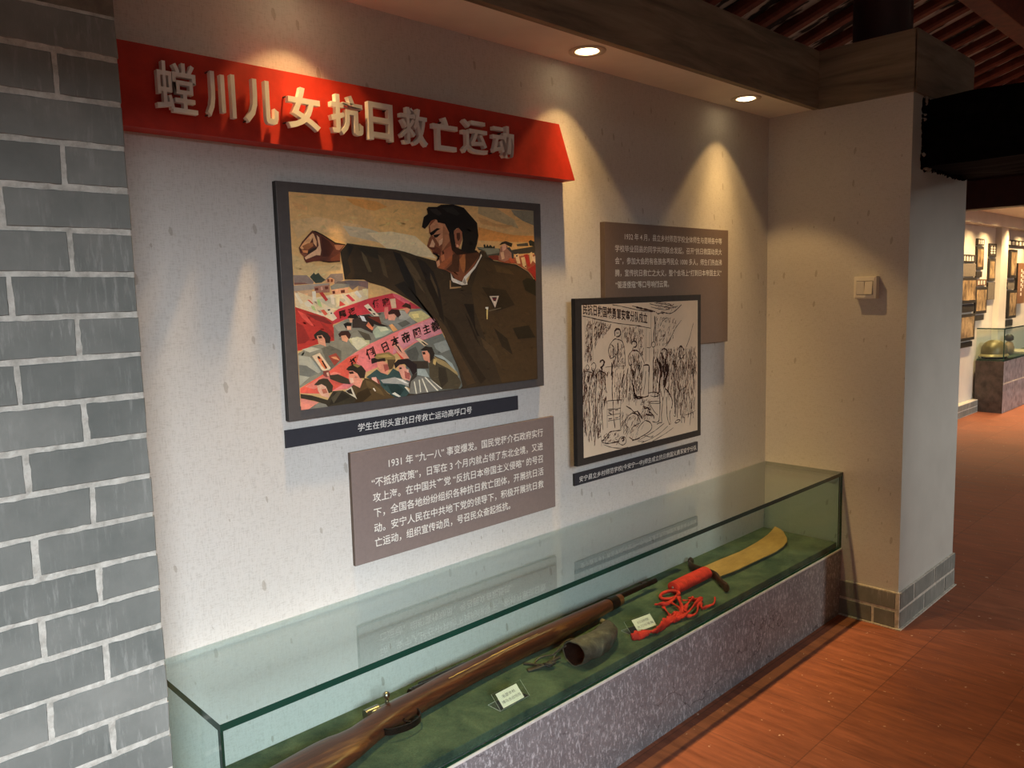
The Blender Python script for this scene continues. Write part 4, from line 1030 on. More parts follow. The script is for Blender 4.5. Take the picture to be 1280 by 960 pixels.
# ------------------------------------------------------------------ framed painting
DARKFR = plain('dark_print_border', (.098, .086, .083, 1), .42, var=.08, scale=60, spec=.5)
BLACKED = plain('black_panel_edge', (.012, .011, .011, 1), .5)
def panel(name, x0, x1, z0, z1, yf, yb_, front, side, parent=None, bev=.0012):
    mb = MB().box((x0, yf, z0), (x1, yb_, z1), 0, bev)
    o = mb.build(name, [front, side], parent)
    for p in o.data.polygons:
        if p.normal.y > -.5: p.material_index = 1
    return o
def pigment(s):
    c = hx(s); l = .2*c[0]+.7*c[1]+.1*c[2]; k = min(2.1, max(.85, .7+3.6*l))
    k = min(k, .9/max(c[:3])); return tuple(x*k for x in c[:3])+(1,)
def inside(q, x, z):
    c = False
    for (a, b_), (d, e) in zip(q, q[1:]+q[:1]):
        if (b_ > z) != (e > z) and x < (d-a)*(z-b_)/(e-b_)+a: c = not c
    return c
def canvas(name, parent, org, polys, base, y, mat, step=.000008, glyphs=(), dabs=True):
    x0, z0, Wd, Hd = org
    vs = [(x0, y, z0), (x0+Wd, y, z0), (x0+Wd, y, z0+Hd), (x0, y, z0+Hd)]; fs = [(0, 1, 2, 3)]; cs = [pigment(base)]
    yy = y; rr = random.Random(11)
    vc = [cs[0]]*4
    polys = [('', [])]+list(polys)
    for c, p in polys:
        if p:
            yy -= step; n = len(vs); q = [(p[i]*1e-4, p[i+1]*1e-4) for i in range(0, len(p), 2)]
            vs += [(x0+a, yy, z0+b_) for a, b_ in q]
            fs.append(tuple(range(n, len(vs)))); col = pigment(c)
        else:
            q = [(0, 0), (Wd, 0), (Wd, Hd), (0, Hd)]; col = cs[0]
        for _ in q:
            if p: w = rr.uniform(.86, 1.12); vc.append(tuple(x*w for x in col[:3])+(1,))
        # brush dabs laid over each patch of colour
        mnx, mxx = min(a for a, _ in q), max(a for a, _ in q); mnz, mxz = min(b_ for _, b_ in q), max(b_ for _, b_ in q)
        ar = (mxx-mnx)*(mxz-mnz)
        if ar < 1.2e-4 or not dabs: continue
        yy -= step; size = min(.03, .32*min(mxx-mnx, mxz-mnz)); big = rr.uniform(-.6, .6)
        for _ in range(min(240, int(30+ar*2600))):
            u, w_ = rr.uniform(mnx, mxx), rr.uniform(mnz, mxz); l = size*rr.uniform(.3, 1); wd = l*rr.uniform(.12, .3); an = big+rr.uniform(-.5, .5)
            ca, sa = math.cos(an), math.sin(an)
            pts = [(u-ca*l/2, w_-sa*l/2), (u-sa*wd/2, w_+ca*wd/2), (u+ca*l/2, w_+sa*l/2), (u+sa*wd/2, w_-ca*wd/2)]
            if not all(inside(q, a, b_) for a, b_ in pts): continue
            n = len(vs); vs += [(x0+a, yy, z0+b_) for a, b_ in pts]; fs.append((n, n+1, n+2, n+3))
            t1 = rr.uniform(.80, 1.20); t2 = rr.uniform(-.05, .05)
            cc = (min(.9, col[0]*t1*(1+t2)), min(.9, col[1]*t1), min(.9, col[2]*t1*(1-t2)), 1); vc += [cc]*4
    yy -= .0002
    for ch, u, v_, ang, h in glyphs:
        gv, gf = glyph_mesh(ch, .022); h *= 1.12; n = len(vs); ca, sa = math.cos(ang), math.sin(ang)
        for p in gv:
            a, c = (p[0]-.5)*h, (p[1]-.37)*h
            vs.append((x0+u*1e-4+a*ca-c*sa, yy, z0+v_*1e-4+a*sa+c*ca))
        for q in gf: fs.append(tuple(i+n for i in q))
        vc += [hx('#241c18', 1)]*len(gv)
    o = mk(name, vs, fs, mat, parent)
    at = o.data.color_attributes.new('paint', 'FLOAT_COLOR', 'CORNER')
    buf = []
    for l_ in o.data.loops: buf += list(vc[l_.vertex_index])
    at.data.foreach_set('color', buf)
    return o
t = thing('framed_painting', (.877, 0, 1.0751), 'large framed painting of a shouting man thrusting out his fist over a crowd', 'painting')
panel('frame', .4459, 1.3081, 1.0751, 1.6243, -.0170, -.0002, DARKFR, BLACKED, t)  # near-black sides put the frame's shadow side into the colour
canvas('canvas', t, PAINT_ORIGIN, PAINT, '#cda46c', -.0172, m_attr('oil_paint', .5), glyphs=PAINT_GLYPHS)
# caption strips and text panels
NAVY = plain('charcoal_caption', (.040, .040, .050, 1), .45, var=.05, scale=80)
TAUPE = plain('taupe_panel', (.235, .185, .175, 1), .45, var=.04, scale=120); TAUPED = plain('taupe_panel_edge', (.10, .07, .055, 1), .5)
t = thing('caption_strip', (.823, 0, 1.0115), 'dark caption strip under the framed painting', 'caption')
panel('strip', .4404, 1.2058, 1.0115, 1.0538, -.005, -.0002, NAVY, BLACKED, t, .0006)
mb = MB(); text_line(mb, CAPTION_A[0][0], CAPTION_A[0][1], CAPTION_A[0][2], CAPTION_A[0][3]+.0005, -.0056, .0215, 0, .006, .12); mb.build('lettering', WHITE, t)
t = thing('information_board', (.98, 0, .6824), 'taupe text panel with six lines of white writing, below the painting', 'panel')
panel('board', .609, 1.3545, .6824, .9741, -.012, -.0002, TAUPE, TAUPED, t)
mb = MB()
for s_, a, c, z in TEXT1931: text_line(mb, s_, a, c, z+.0025, -.0126, .0262)
mb.build('lettering', WHITE, t)
t = thing('information_board', (1.99, 0, 1.1489), 'brown text panel partly hidden behind the framed ink drawing', 'panel')
panel('board', 1.6059, 2.373, 1.1489, 1.585, -.020, -.0002, plain('brown_panel', (.20, .145, .12, 1), .45, var=.04, scale=120), TAUPED, t)
mb = MB()
for s_, a, c, z in TEXT1932: text_line(mb, s_, a, c, z+.0025, -.0206, .0250)
mb.build('lettering', WHITE, t)
t = thing('caption_strip', (1.815, 0, .7294), 'dark caption strip under the framed ink drawing', 'caption')
panel('strip', 1.4519, 2.1777, .7294, .7697, -.008, -.0002, NAVY, BLACKED, t, .0006)
mb = MB(); text_line(mb, CAPTION_B[0][0], CAPTION_B[0][1], CAPTION_B[0][2], CAPTION_B[0][3], -.0086, .0205, 0, .004, .12); mb.build('lettering', WHITE, t)

# ------------------------------------------------------------------ framed ink drawing
t = thing('framed_drawing', (1.753, -.021, .8111), 'black framed brown ink drawing of a crowd meeting under a banner', 'drawing')
panel('frame', 1.4008, 2.1047, .8111, 1.3386, -.0672, -.0510, plain('black_frame', (.045, .038, .034, 1), .4, var=.1, scale=60), BLACKED, t)
MB().box((1.46, -.0512, .87), (2.04, -.0206, 1.28)).build('backing_block', BLACKED, t)
x0, z0, Wd, Hd = SKETCH_ORIGIN
INK = (.050, .018, .012, 1)
mb = MB()
mb.quad((x0, -.0676, z0), (x0+Wd, -.0676, z0), (x0+Wd, -.0676, z0+Hd), (x0, -.0676, z0+Hd), 0)
def stroke(mb, pts, w, y, mi=1):
    """hand-drawn line with uneven width"""
    P = [Vector((p[0], p[1])) for p in pts]
    if len(P) > 2: P = [Vector((q.x, q.y)) for q in spline([(p.x, p.y, 0) for p in P], 4)]
    L, R_ = [], []
    for i, p in enumerate(P):
        d = P[min(i+1, len(P)-1)]-P[max(i-1, 0)]
        if d.length < 1e-9: continue
        d.normalize(); nn = Vector((-d.y, d.x)); ww = w*random.uniform(.45, 1.1)*(.6 if i in (0, len(P)-1) else 1)
        L.append(p+nn*ww/2); R_.append(p-nn*ww/2)
    n = len(L)
    if n < 2: return
    mb.add([(q.x, y, q.y) for q in L+R_], [(i, i+1, n+i+1, n+i) for i in range(n-1)], mi)
rnd = random.Random(3)
for w, p in SKETCH:
    stroke(mb, [(x0+p[i]*1e-4, z0+p[i+1]*1e-4) for i in range(0, len(p), 2)], w*.00044, -.0680)
def inside(q, x, z):
    c = False
    for (a, b_), (d, e) in zip(q, q[1:]+q[:1]):
        if (b_ > z) != (e > z) and x < (d-a)*(z-b_)/(e-b_)+a: c = not c
    return c
for p, cnt, ln, ang in SKETCH_HATCH:
    q = [(p[i]*1e-4, p[i+1]*1e-4) for i in range(0, len(p), 2)]
    mnx, mxx = min(a for a, _ in q), max(a for a, _ in q); mnz, mxz = min(a for _, a in q), max(a for _, a in q)
    k = 0; tries = 0; cnt = int(cnt*1.7)
    while k < cnt and tries < cnt*20:
        tries += 1
        x, z = rnd.uniform(mnx, mxx), rnd.uniform(mnz, mxz)
        if not inside(q, x, z): continue
        k += 1; a = ang+rnd.uniform(-.5, .5); l = ln*.00022*rnd.uniform(.3, 1.2)
        c0 = (x, z); c2 = (x-math.cos(a)*l*.6, z-math.sin(a)*l); c1 = ((c0[0]+c2[0])/2+rnd.uniform(-.003, .003), (c0[1]+c2[1])/2)
        pts = [(x0+min(max(u, 0), Wd), z0+min(max(v_, 0), Hd)) for u, v_ in (c0, c1, c2)]
        stroke(mb, pts, rnd.choice((.0011, .0016, .0022, .0032)), -.0679, 1 if rnd.random() < .42 else 2)
v, f = glyph_mesh('民抗日救国義勇軍安寧分队成立', .02)
a = min(p[0] for p in v); bq = max(p[0] for p in v); u0, w0, u1, w1 = [q*1e-4 for q in SKETCH_TEXT]
mb.add([(x0+u0+(p[0]-a)/(bq-a)*(u1-u0), -.0682, z0+w0+(p[0]-a)/(bq-a)*(w1-w0)+p[1]*.037) for p in v], f, 1)
mb.build('picture', [plain('cream_paper', (.84, .69, .52, 1), .6, var=.05, scale=12), plain('dark_ink', INK, .6), plain('brown_ink', (.20, .085, .045, 1), .6)], t)

# ------------------------------------------------------------------ light switch
PLAST = plain('ivory_plastic', (.85, .80, .70, 1), .3, var=.02)
t = thing('light_switch', (XS, -.4265, 1.3055), 'ivory double rocker light switch on the stub wall', 'switch')
MB().box((XS-.032, -.4695, 1.3055), (XS-.0002, -.3835, 1.3915), 0, .003).build('box', PLAST, t)
mb = MB(); xq = XS-.0335
for (ya, yb2, za, zb) in ((-.463, -.39, 1.374, 1.3865), (-.463, -.39, 1.3105, 1.321), (-.463, -.4585, 1.321, 1.374), (-.3945, -.39, 1.321, 1.374)):
    mb.box((XS-.0345, ya, za), (XS-.031, yb2, zb), 0, .0008)
cf = mb.build('cover_frame', PLAST, t)
MB().box((XS-.0322, -.459, 1.3205), (XS-.0318, -.394, 1.3745)).build('gap_shade', plain('switch_gap_shade', (.03, .015, .01, 1), .6), t, label='dark slab for the shade in the gap round the rockers')  # thin dark slab paints the shade between rockers and frame
for ya, yb2, tl in ((-.4257, -.3965, .004), (-.4565, -.4272, -.004)):
    # rocker tilted about its middle
    v = [(XS-.0325, ya, 1.3225), (XS-.0325, yb2, 1.3225), (XS-.0325, yb2, 1.3725), (XS-.0325, ya, 1.3725), (XS-.0385+tl*.6, ya, 1.3225), (XS-.0385+tl*.6, yb2, 1.3225), (XS-.0385-tl*.6, yb2, 1.3725), (XS-.0385-tl*.6, ya, 1.3725)]
    o = mk('rocker', v, [(0, 3, 2, 1), (4, 5, 6, 7), (0, 1, 5, 4), (1, 2, 6, 5), (2, 3, 7, 6), (3, 0, 4, 7)], PLAST, cf); fixn(o)

# ------------------------------------------------------------------ display case
GL = m_glass('green_tinted_glass', (.895, .957, .948, 1), 1.4); GLV = m_glass('green_tinted_glass_upright', (.895, .957, .948, 1), .5); GEDGE = plain('green_glass_edge', (.006, .045, .030, 1), .12, var=.1, scale=6, spec=.7)
STONE = m_marble(); FELT = m_felt()
CX0, CX1, CY0, ZBT, ZG = .101, 2.7235, -.345, .2805, .601
t = thing('display_case', (1.41, -.17, 0), 'long low glass display case on a grey stone base against the wall', 'display case')
MB().box((CX0-.01, CY0, 0), (CX1, -.0005, ZBT)).build('stone_base', STONE, t)
MB().box((CX0-.011, CY0-.003, ZBT-.0055), (CX1, CY0+.004, ZBT+.0012), 0, .001).build('metal_trim', plain('pale_metal', (.80, .78, .74, 1), .35, .15), t, label='thin pale metal edge along the stone')
MB().box((CX0+.012, CY0+.0155, ZBT), (CX1-.012, -.001, .306), 0, .003).build('felt_bed', FELT, t, label='green felt bed')
def pane(name, a, b_, thick):
    mb = MB().box(a, b_); o = mb.build(name, [GL if thick == 2 else GLV, GEDGE], t)
    for p in o.data.polygons:
        if abs(p.normal[thick]) < .5 and p.normal.y < .5: p.material_index = 1
    return o
pane('glass_top', (CX0, CY0, ZG-.0145), (CX1, -.0005, ZG), 2)
pane('glass_front', (CX0+.0, CY0+.001, ZBT+.0015), (CX1, CY0+.011, ZG-.0150), 1)
pane('glass_end', (CX0, CY0+.012, ZBT+.0015), (CX0+.010, -.0015, ZG-.0150), 0)
pane('glass_end', (CX1-.010, CY0+.012, ZBT+.0015), (CX1-.0005, -.0015, ZG-.0150), 0)
FZ = .3062

# ------------------------------------------------------------------ rifle
STOCK = m_stock(); STEEL = plain('blued_steel', (.020, .018, .017, 1), .35, .7, var=.2); BRIGHT = plain('worn_bright_steel', (.40, .36, .30, 1), .3, 1.0)
t = thing('bolt_action_rifle', (.95, -.12, FZ), 'old wooden-stocked bolt-action rifle lying in the display case', 'rifle')
YC = [(.13, -.213), (.2, -.200), (.3, -.186), (.4, -.175), (.44, -.170), (.47, -.169), (.5, -.163), (.55, -.150), (.6, -.141), (.65, -.135), (.7, -.130), (.8, -.120), (.9, -.113), (1.0, -.114), (1.1, -.1115), (1.2, -.113), (1.35, -.109), (1.5, -.101), (1.57, -.098)]
HH = [(.13, .128), (.3, .124), (.37, .126), (.41, .124), (.44, .116), (.47, .100), (.5, .086), (.55, .078), (.6, .078), (.65, .073), (.7, .070), (.8, .072), (.9, .070), (1.0, .060), (1.2, .061), (1.35, .052), (1.5, .040), (1.57, .036)]
WW = [(.13, .040), (.4, .042), (.5, .042), (.6, .048), (.8, .050), (.9, .050), (1.0, .055), (1.2, .057), (1.35, .050), (1.5, .040), (1.57, .036)]
mb = MB(); rings = []
x = .13
while x <= 1.5701:
    yc, h, w = interp(x, YC), interp(x, HH), interp(x, WW)
    if x < .145: h *= .95; w *= .9
    zc = FZ+w/2+.001+(0 if x < 1.2 else (x-1.2)*.028)
    ring = []
    for k in range(28):
        a = 2*math.pi*k/28; c, s_ = math.cos(a), math.sin(a); e = 2/2.35
        ring.append((x, yc+h/2*math.copysign(abs(c)**e, c), zc+w/2*math.copysign(abs(s_)**e, s_)))
    rings.append(ring); x += .012
mb.loft(rings)
mb.build('stock', STOCK, t, True, angle=60)
zm = FZ+.026
def rodx(x0, x1, y, z, r0, r1=None, n=18, y1=None, z1=None):
    r1 = r1 or r0; y1 = y if y1 is None else y1; z1 = z if z1 is None else z1
    return [[(xx, yy+rr*math.cos(2*math.pi*k/n), zz+rr*math.sin(2*math.pi*k/n)) for k in range(n)] for xx, yy, zz, rr in ((x0, y, z, r0), (x1, y1, z1, r1))]
mb = MB(); mb.loft(rodx(1.02, 1.785, -.090, FZ+.034, .0125, .0085, y1=-.083, z1=FZ+.030)); mb.loft(rodx(1.745, 1.788, -.083, FZ+.030, .0098))
mb.build('barrel', STEEL, t, True, angle=40)
mb = MB(); mb.box((1.735, -.0775, FZ+.027), (1.757, -.060, FZ+.031)); mb.build('front_sight', STEEL, t)
mb = MB(); mb.loft(rodx(.70, 1.03, -.097, FZ+.030, .0150, .0150)); mb.loft(rodx(.71, .745, -.097, FZ+.030, .0160)); mb.box((.74, -.088, FZ+.022), (.90, -.076, FZ+.042), 0, .002)
mb.build('receiver', STEEL, t, True, angle=40)
mb = MB(); mb.loft(rodx(.575, .70, -.104, FZ+.030, .011)); mb.loft(rodx(.560, .60, -.0985, FZ+.032, .0125)); bolt = mb.build('bolt', BRIGHT, t, True, angle=40)
mb = MB(); mb.tube([(.628, -.094, FZ+.036), (.626, -.1, FZ+.050), (.622, -.104, FZ+.058)], [.0055, .005, .0048], 10)
R = .0095; cx, cy, cz = .6205, -.105, FZ+.063
mb.loft([[(cx+R*math.sin(p)*math.cos(q), cy+R*math.sin(p)*math.sin(q), cz+R*math.cos(p)) for q in [2*math.pi*k/16 for k in range(16)]] for p in [math.pi*(i+.02)/10.4 for i in range(11)]])
mb.build('bolt_handle', BRIGHT, bolt, True, angle=50)
g = spline([(.555, -.184, zm), (.562, -.196, zm), (.585, -.206, zm), (.615, -.2115, zm), (.645, -.205, zm), (.662, -.188, zm), (.668, -.166, zm)], 5)
mb = MB(); rings = []
for i, p in enumerate(g):
    d = (g[min(i+1, len(g)-1)]-g[max(i-1, 0)]).normalized(); nn = Vector((d.y, -d.x, 0))
    rings.append([p+nn*.0016+Vector((0, 0, .008)), p-nn*.0016+Vector((0, 0, .008)), p-nn*.0016-Vector((0, 0, .008)), p+nn*.0016-Vector((0, 0, .008))])
mb.loft(rings); guard = mb.build('trigger_guard', STEEL, t, True, angle=40)
mb = MB(); mb.tube([(.622, -.172, zm), (.617, -.184, zm), (.624, -.196, zm), (.632, -.201, zm)], [.0035, .003, .0026, .002], 8); mb.build('trigger', STEEL, guard, True)
mb = MB()
for xa, xb in ((1.505, 1.545),):
    rings = []
    for x in (xa, xb):
        yc, h, w = interp(x, YC), interp(x, HH)+.005, interp(x, WW)+.005; zc = FZ+w/2-.0015+(x-1.2)*.028
        rings.append([(x, yc+h/2*math.cos(2*math.pi*k/24), zc+w/2*math.sin(2*math.pi*k/24)) for k in range(24)])
    mb.loft(rings)
mb.build('barrel_band', STEEL, t, True, angle=40)
mb = MB(); pts = []
for i in range(22):
    x = .80+i*.0165; yc, h, w = interp(x, YC), interp(x, HH), interp(x, WW); a = 1.95+random.uniform(-.03, .03)
    pts.append((x, yc+h/2*math.cos(a)*1.0, FZ+w/2+.001+w/2*math.sin(a)*1.0))
mb.tube(pts, [random.uniform(.0006, .0020) for _ in pts], 6); mb.build('worn_streak', plain('bare_worn_wood', (.56, .33, .10, 1), .4), t, label='pale worn streak along the fore-end')

# ------------------------------------------------------------------ powder horn with its cords
HORN = m_horn(); CORDM = plain('grey_brown_cord', (.085, .075, .06, 1), .8, var=.4, scale=120, bump=.4)
t = thing('powder_horn', (1.28, -.24, FZ), 'dark weathered powder horn with tied leather cords, in front of the rifle', 'powder horn')
cl = spline([(1.150, -.262, FZ+.038), (1.185, -.266, FZ+.038), (1.225, -.266, FZ+.037), (1.265, -.260, FZ+.036), (1.302, -.250, FZ+.034), (1.338, -.232, FZ+.031), (1.366, -.210, FZ+.027), (1.392, -.186, FZ+.023), (1.400, -.176, FZ+.021)], 4)
rad = [(0, .0375), (.15, .037), (.35, .0365), (.55, .033), (.72, .026), (.86, .017), (.95, .0095), (1, .0085)]
def horn_ring(i, extra=0.0, n=26, mul=1.0):
    p = cl[i]; d = (cl[min(i+1, len(cl)-1)]-cl[max(i-1, 0)]).normalized(); a = d.cross(Vector((0, 0, 1))).normalized(); b_ = a.cross(d)
    r = interp(i/(len(cl)-1), rad)*mul+extra
    rr = []
    for k in range(n):
        q = 2*math.pi*k/n; wv = 1+.045*math.sin(3*q+i*.35)+.03*math.sin(7*q+i*.9)
        sk = -.26*r*math.cos(q)*(max(0, 1-i/10))      # slanting mouth
        rr.append(p+a*math.cos(q)*r*wv+b_*math.sin(q)*r*(.96)*wv-d*sk)
    return rr
mb = MB(); outer = [horn_ring(i) for i in range(len(cl))]; inner = [horn_ring(i, -.0035) for i in range(12, -1, -1)]
mb.loft(outer[::-1], cap=False); mb.loft([outer[0], inner[-1]], cap=False)
mb.f.append(tuple(range(26))); mb.m.append(0)
hb = mb.build('horn_body', HORN, t, True, angle=60)
mb = MB(); mb.loft(inner, cap=False); mb.f.append(tuple(range(26))); mb.m.append(0); mb.build('horn_hollow', plain('shaded_hollow', (.006, .005, .005, 1), .95, spec=.05), hb, True)  # shade of the open mouth put into a near-black inner colour
e = cl[-1]; mb = MB(); dd = Vector((.35, .93, -.1)).normalized()
mb.tube([e-dd*.004, e+dd*.004, e+dd*.010, e+dd*.018, e+dd*.026, e+dd*.030], [.0085, .0095, .008, .0105, .0095, .004], 14); mb.build('horn_plug', plain('horn_plug_wood', (.18, .15, .10, 1), .6, var=.25), hb, True)
cz = FZ+.003
def cord(mb, pts, r, tw=.6): mb.tube(spline(pts, 5), r, 7, 0, 1, 0)
mb = MB()
cord(mb, [(1.150, -.232, FZ+.052), (1.148, -.205, FZ+.03), (1.142, -.185, FZ+.012), (1.135, -.165, cz+.002), (1.115, -.158, cz), (1.090, -.168, cz), (1.078, -.186, cz)], .0026)
cord(mb, [(1.128, -.200, cz), (1.165, -.180, FZ+.012), (1.210, -.163, FZ+.016), (1.248, -.152, FZ+.012), (1.285, -.152, cz), (1.305, -.178, cz)], .0022)
cord(mb, [(1.122, -.204, cz), (1.160, -.186, FZ+.016), (1.206, -.168, FZ+.020), (1.246, -.157, FZ+.014)], .0022)
cord(mb, [(1.370, -.205, FZ+.044), (1.345, -.185, FZ+.03), (1.335, -.165, cz), (1.315, -.170, cz)], .0018)
mb.build('tie_cord', CORDM, t, True)
mb = MB()
for k in range(5):
    q = [(1.085+.004*k, -.205-.004*k, cz+.004), (1.078+.005*k, -.216, cz+.016), (1.092+.003*k, -.228, cz+.012), (1.100+.002*k, -.216, cz+.003), (1.090, -.203, cz+.006)]
    cord(mb, [(a+random.uniform(-.003, .003), b_+random.uniform(-.003, .003), c) for a, b_, c in q], .0032)
cord(mb, [(1.093, -.205, cz+.004), (1.125, -.207, cz+.006), (1.148, -.210, cz+.008)], .0045)
mb.tube(spline([(1.040, -.185, cz-.001), (1.062, -.197, cz+.002), (1.078, -.205, cz+.006), (1.092, -.214, cz+.010)], 5), .0085, 8, 0, .35)
cord(mb, [(1.060, -.150, cz), (1.068, -.168, cz+.002), (1.072, -.186, cz+.004), (1.078, -.204, cz+.008), (1.092, -.226, cz+.006)], .0034)
mb.build('leather_knot', plain('dark_leather', (.035, .029, .024, 1), .6, var=.35, scale=80), t, True)

# ------------------------------------------------------------------ broadsword
t = thing('broadsword', (2.25, -.15, FZ), 'broadsword with wide tan blade, red wrapped grip and red cloth ribbon', 'sword')
BL = [(2.012, -.206), (2.030, -.106), (2.146, -.108), (2.305, -.117), (2.400, -.112), (2.456, -.108), (2.530, -.099), (2.590, -.089), (2.650, -.074), (2.709, -.056), (2.698, -.080), (2.668, -.116), (2.630, -.145), (2.595, -.171), (2.552, -.194), (2.485, -.212), (2.401, -.222), (2.263, -.219), (2.123, -.217), (2.06, -.212)]
def bz(x): return FZ+.013-(x-2.0)*.002
mb = MB(); mb.loft([[(a, c, bz(a)-.0022) for a, c in BL], [(a, c, bz(a)+.0010) for a, c in BL], [(2.3+(a-2.3)*.993, -.155+(c+.155)*.95, bz(a)+.0022) for a, c in BL]])
m = N('tan_blade'); f_ = m.noise(m.co((14, 30, 30)), 1.0, 6, .65)  # tan tone varied by noise over the whole blade
m.col(m.ramp(f_, [(.3, (.33, .20, .065, 1)), (.7, (.52, .33, .11, 1))])); m.set(Roughness=.5, Metallic=.25); m.bump(f_, .1, .001)
mb.build('blade', m.m, t)
BRZ = plain('dark_bronze', (.060, .034, .018, 1), .4, .5, var=.3, scale=50)
g = spline([(2.078, -.040, 0), (2.064, -.052, 0), (2.040, -.062, 0), (2.022, -.088, 0), (2.016, -.125, 0), (2.014, -.165, 0), (2.000, -.200, 0), (1.972, -.228, 0), (1.948, -.258, 0), (1.930, -.284, 0), (1.918, -.288, 0)], 4)
mb = MB(); rings = []
for i, p in enumerate(g):
    d = (g[min(i+1, len(g)-1)]-g[max(i-1, 0)]).normalized(); nn = Vector((d.y, -d.x, 0)); w = .007+(.004 if i < 3 or i > len(g)-4 else 0)
    rings.append([p+nn*w*math.cos(q)+Vector((0, 0, FZ+.017+.015*math.sin(q))) for q in [2*math.pi*k/12 for k in range(12)]])
mb.loft(rings); mb.build('cross_guard', BRZ, t, True, angle=50)
CLOTH = plain('red_cloth', (.56, .026, .018, 1), .75, var=.22, scale=45, bump=.3)
mb = MB(); rings = []
for i in range(61):
    u = i/60; x = 1.786+u*.217; rw = .0008*(1 if i % 3 else -1)
    yc = -.160+.002*u; ry = .027+rw+.002*math.sin(u*3); rz = .020+rw
    if i in (0, 60): ry *= .8; rz *= .8
    rings.append([(x+.004*math.cos(q), yc+ry*math.cos(q), FZ+.021+rz*math.sin(q)) for q in [2*math.pi*k/22 for k in range(22)]])
mb.loft(rings); grip = mb.build('grip', CLOTH, t, True, angle=50)
mb = MB(); c0 = Vector((1.748, -.172, FZ+.012)); rp = []
for k in range(25):
    q = 2*math.pi*k/24; rp.append(c0+Vector((.036*math.cos(q), .026*math.sin(q)-.004*math.cos(q), .004*math.cos(q))))
mb.tube(rp, .0055, 10); mb.build('pommel_ring', CLOTH, grip, True)
mb = MB()
def rib(pts, w, zb=FZ+.006, flat=.45, tw=.25):
    P = spline([(a, b_, zb+c) for a, b_, c in pts], 5)
    P = [p+Vector((random.uniform(-.0012, .0012), random.uniform(-.0012, .0012), random.uniform(0, .0015))) for p in P]
    ww = [w*random.uniform(.75, 1.2) for _ in P]
    for i, p in enumerate(P): P[i].z = max(p.z, FZ+ww[i]*.75)
    mb.tube(P, ww, 8, 0, flat, tw)
rib([(1.742, -.212, .010), (1.700, -.245, .014), (1.667, -.275, .010), (1.625, -.293, .006), (1.590, -.304, .004)], .0095)
rib([(1.60, -.293, .004), (1.565, -.290, .003), (1.530, -.298, .003), (1.496, -.305, .004), (1.474, -.305, .003), (1.455, -.294, .006), (1.435, -.291, .004), (1.410, -.285, .003), (1.395, -.276, .003)], .0140, flat=.40, tw=.12)
rib([(1.655, -.180, .002), (1.664, -.197, .004), (1.680, -.210, .006), (1.725, -.205, .008), (1.755, -.200, .010)], .0085)
rib([(1.655, -.212, .002), (1.622, -.250, .003), (1.600, -.283, .004), (1.637, -.274, .006), (1.622, -.268, .003)], .0062)
rib([(1.692, -.221, .006), (1.673, -.254, .008), (1.660, -.277, .006)], .0060)
rib([(1.735, -.235, .006), (1.765, -.258, .004), (1.795, -.266, .005), (1.742, -.290, .004), (1.690, -.318, .003), (1.655, -.321, .003), (1.640, -.308, .004), (1.655, -.285, .006)], .0062)
rib([(1.795, -.266, .007), (1.744, -.283, .010), (1.662, -.304, .009), (1.610, -.306, .006), (1.578, -.306, .004)], .0085)
rib([(1.765, -.285, .004), (1.730, -.312, .002), (1.752, -.318, .003), (1.785, -.318, .002), (1.829, -.300, .003)], .0062)
rib([(1.769, -.238, .006), (1.764, -.256, .010), (1.707, -.268, .011), (1.655, -.294, .010)], .0080)
mb.build('cloth_ribbon', CLOTH, t, True)
mb = MB(); mb.loft([[(1.79-.004*h, -.158+.0045*s1*math.cos(q), FZ+.024+.0045*s1*math.sin(q)) for q in [2*math.pi*k/10 for k in range(10)]] for s1, h in ((1, 0), (1, 1), (.4, 1.6))]); mb.build('pommel_rivet', BRIGHT, grip)

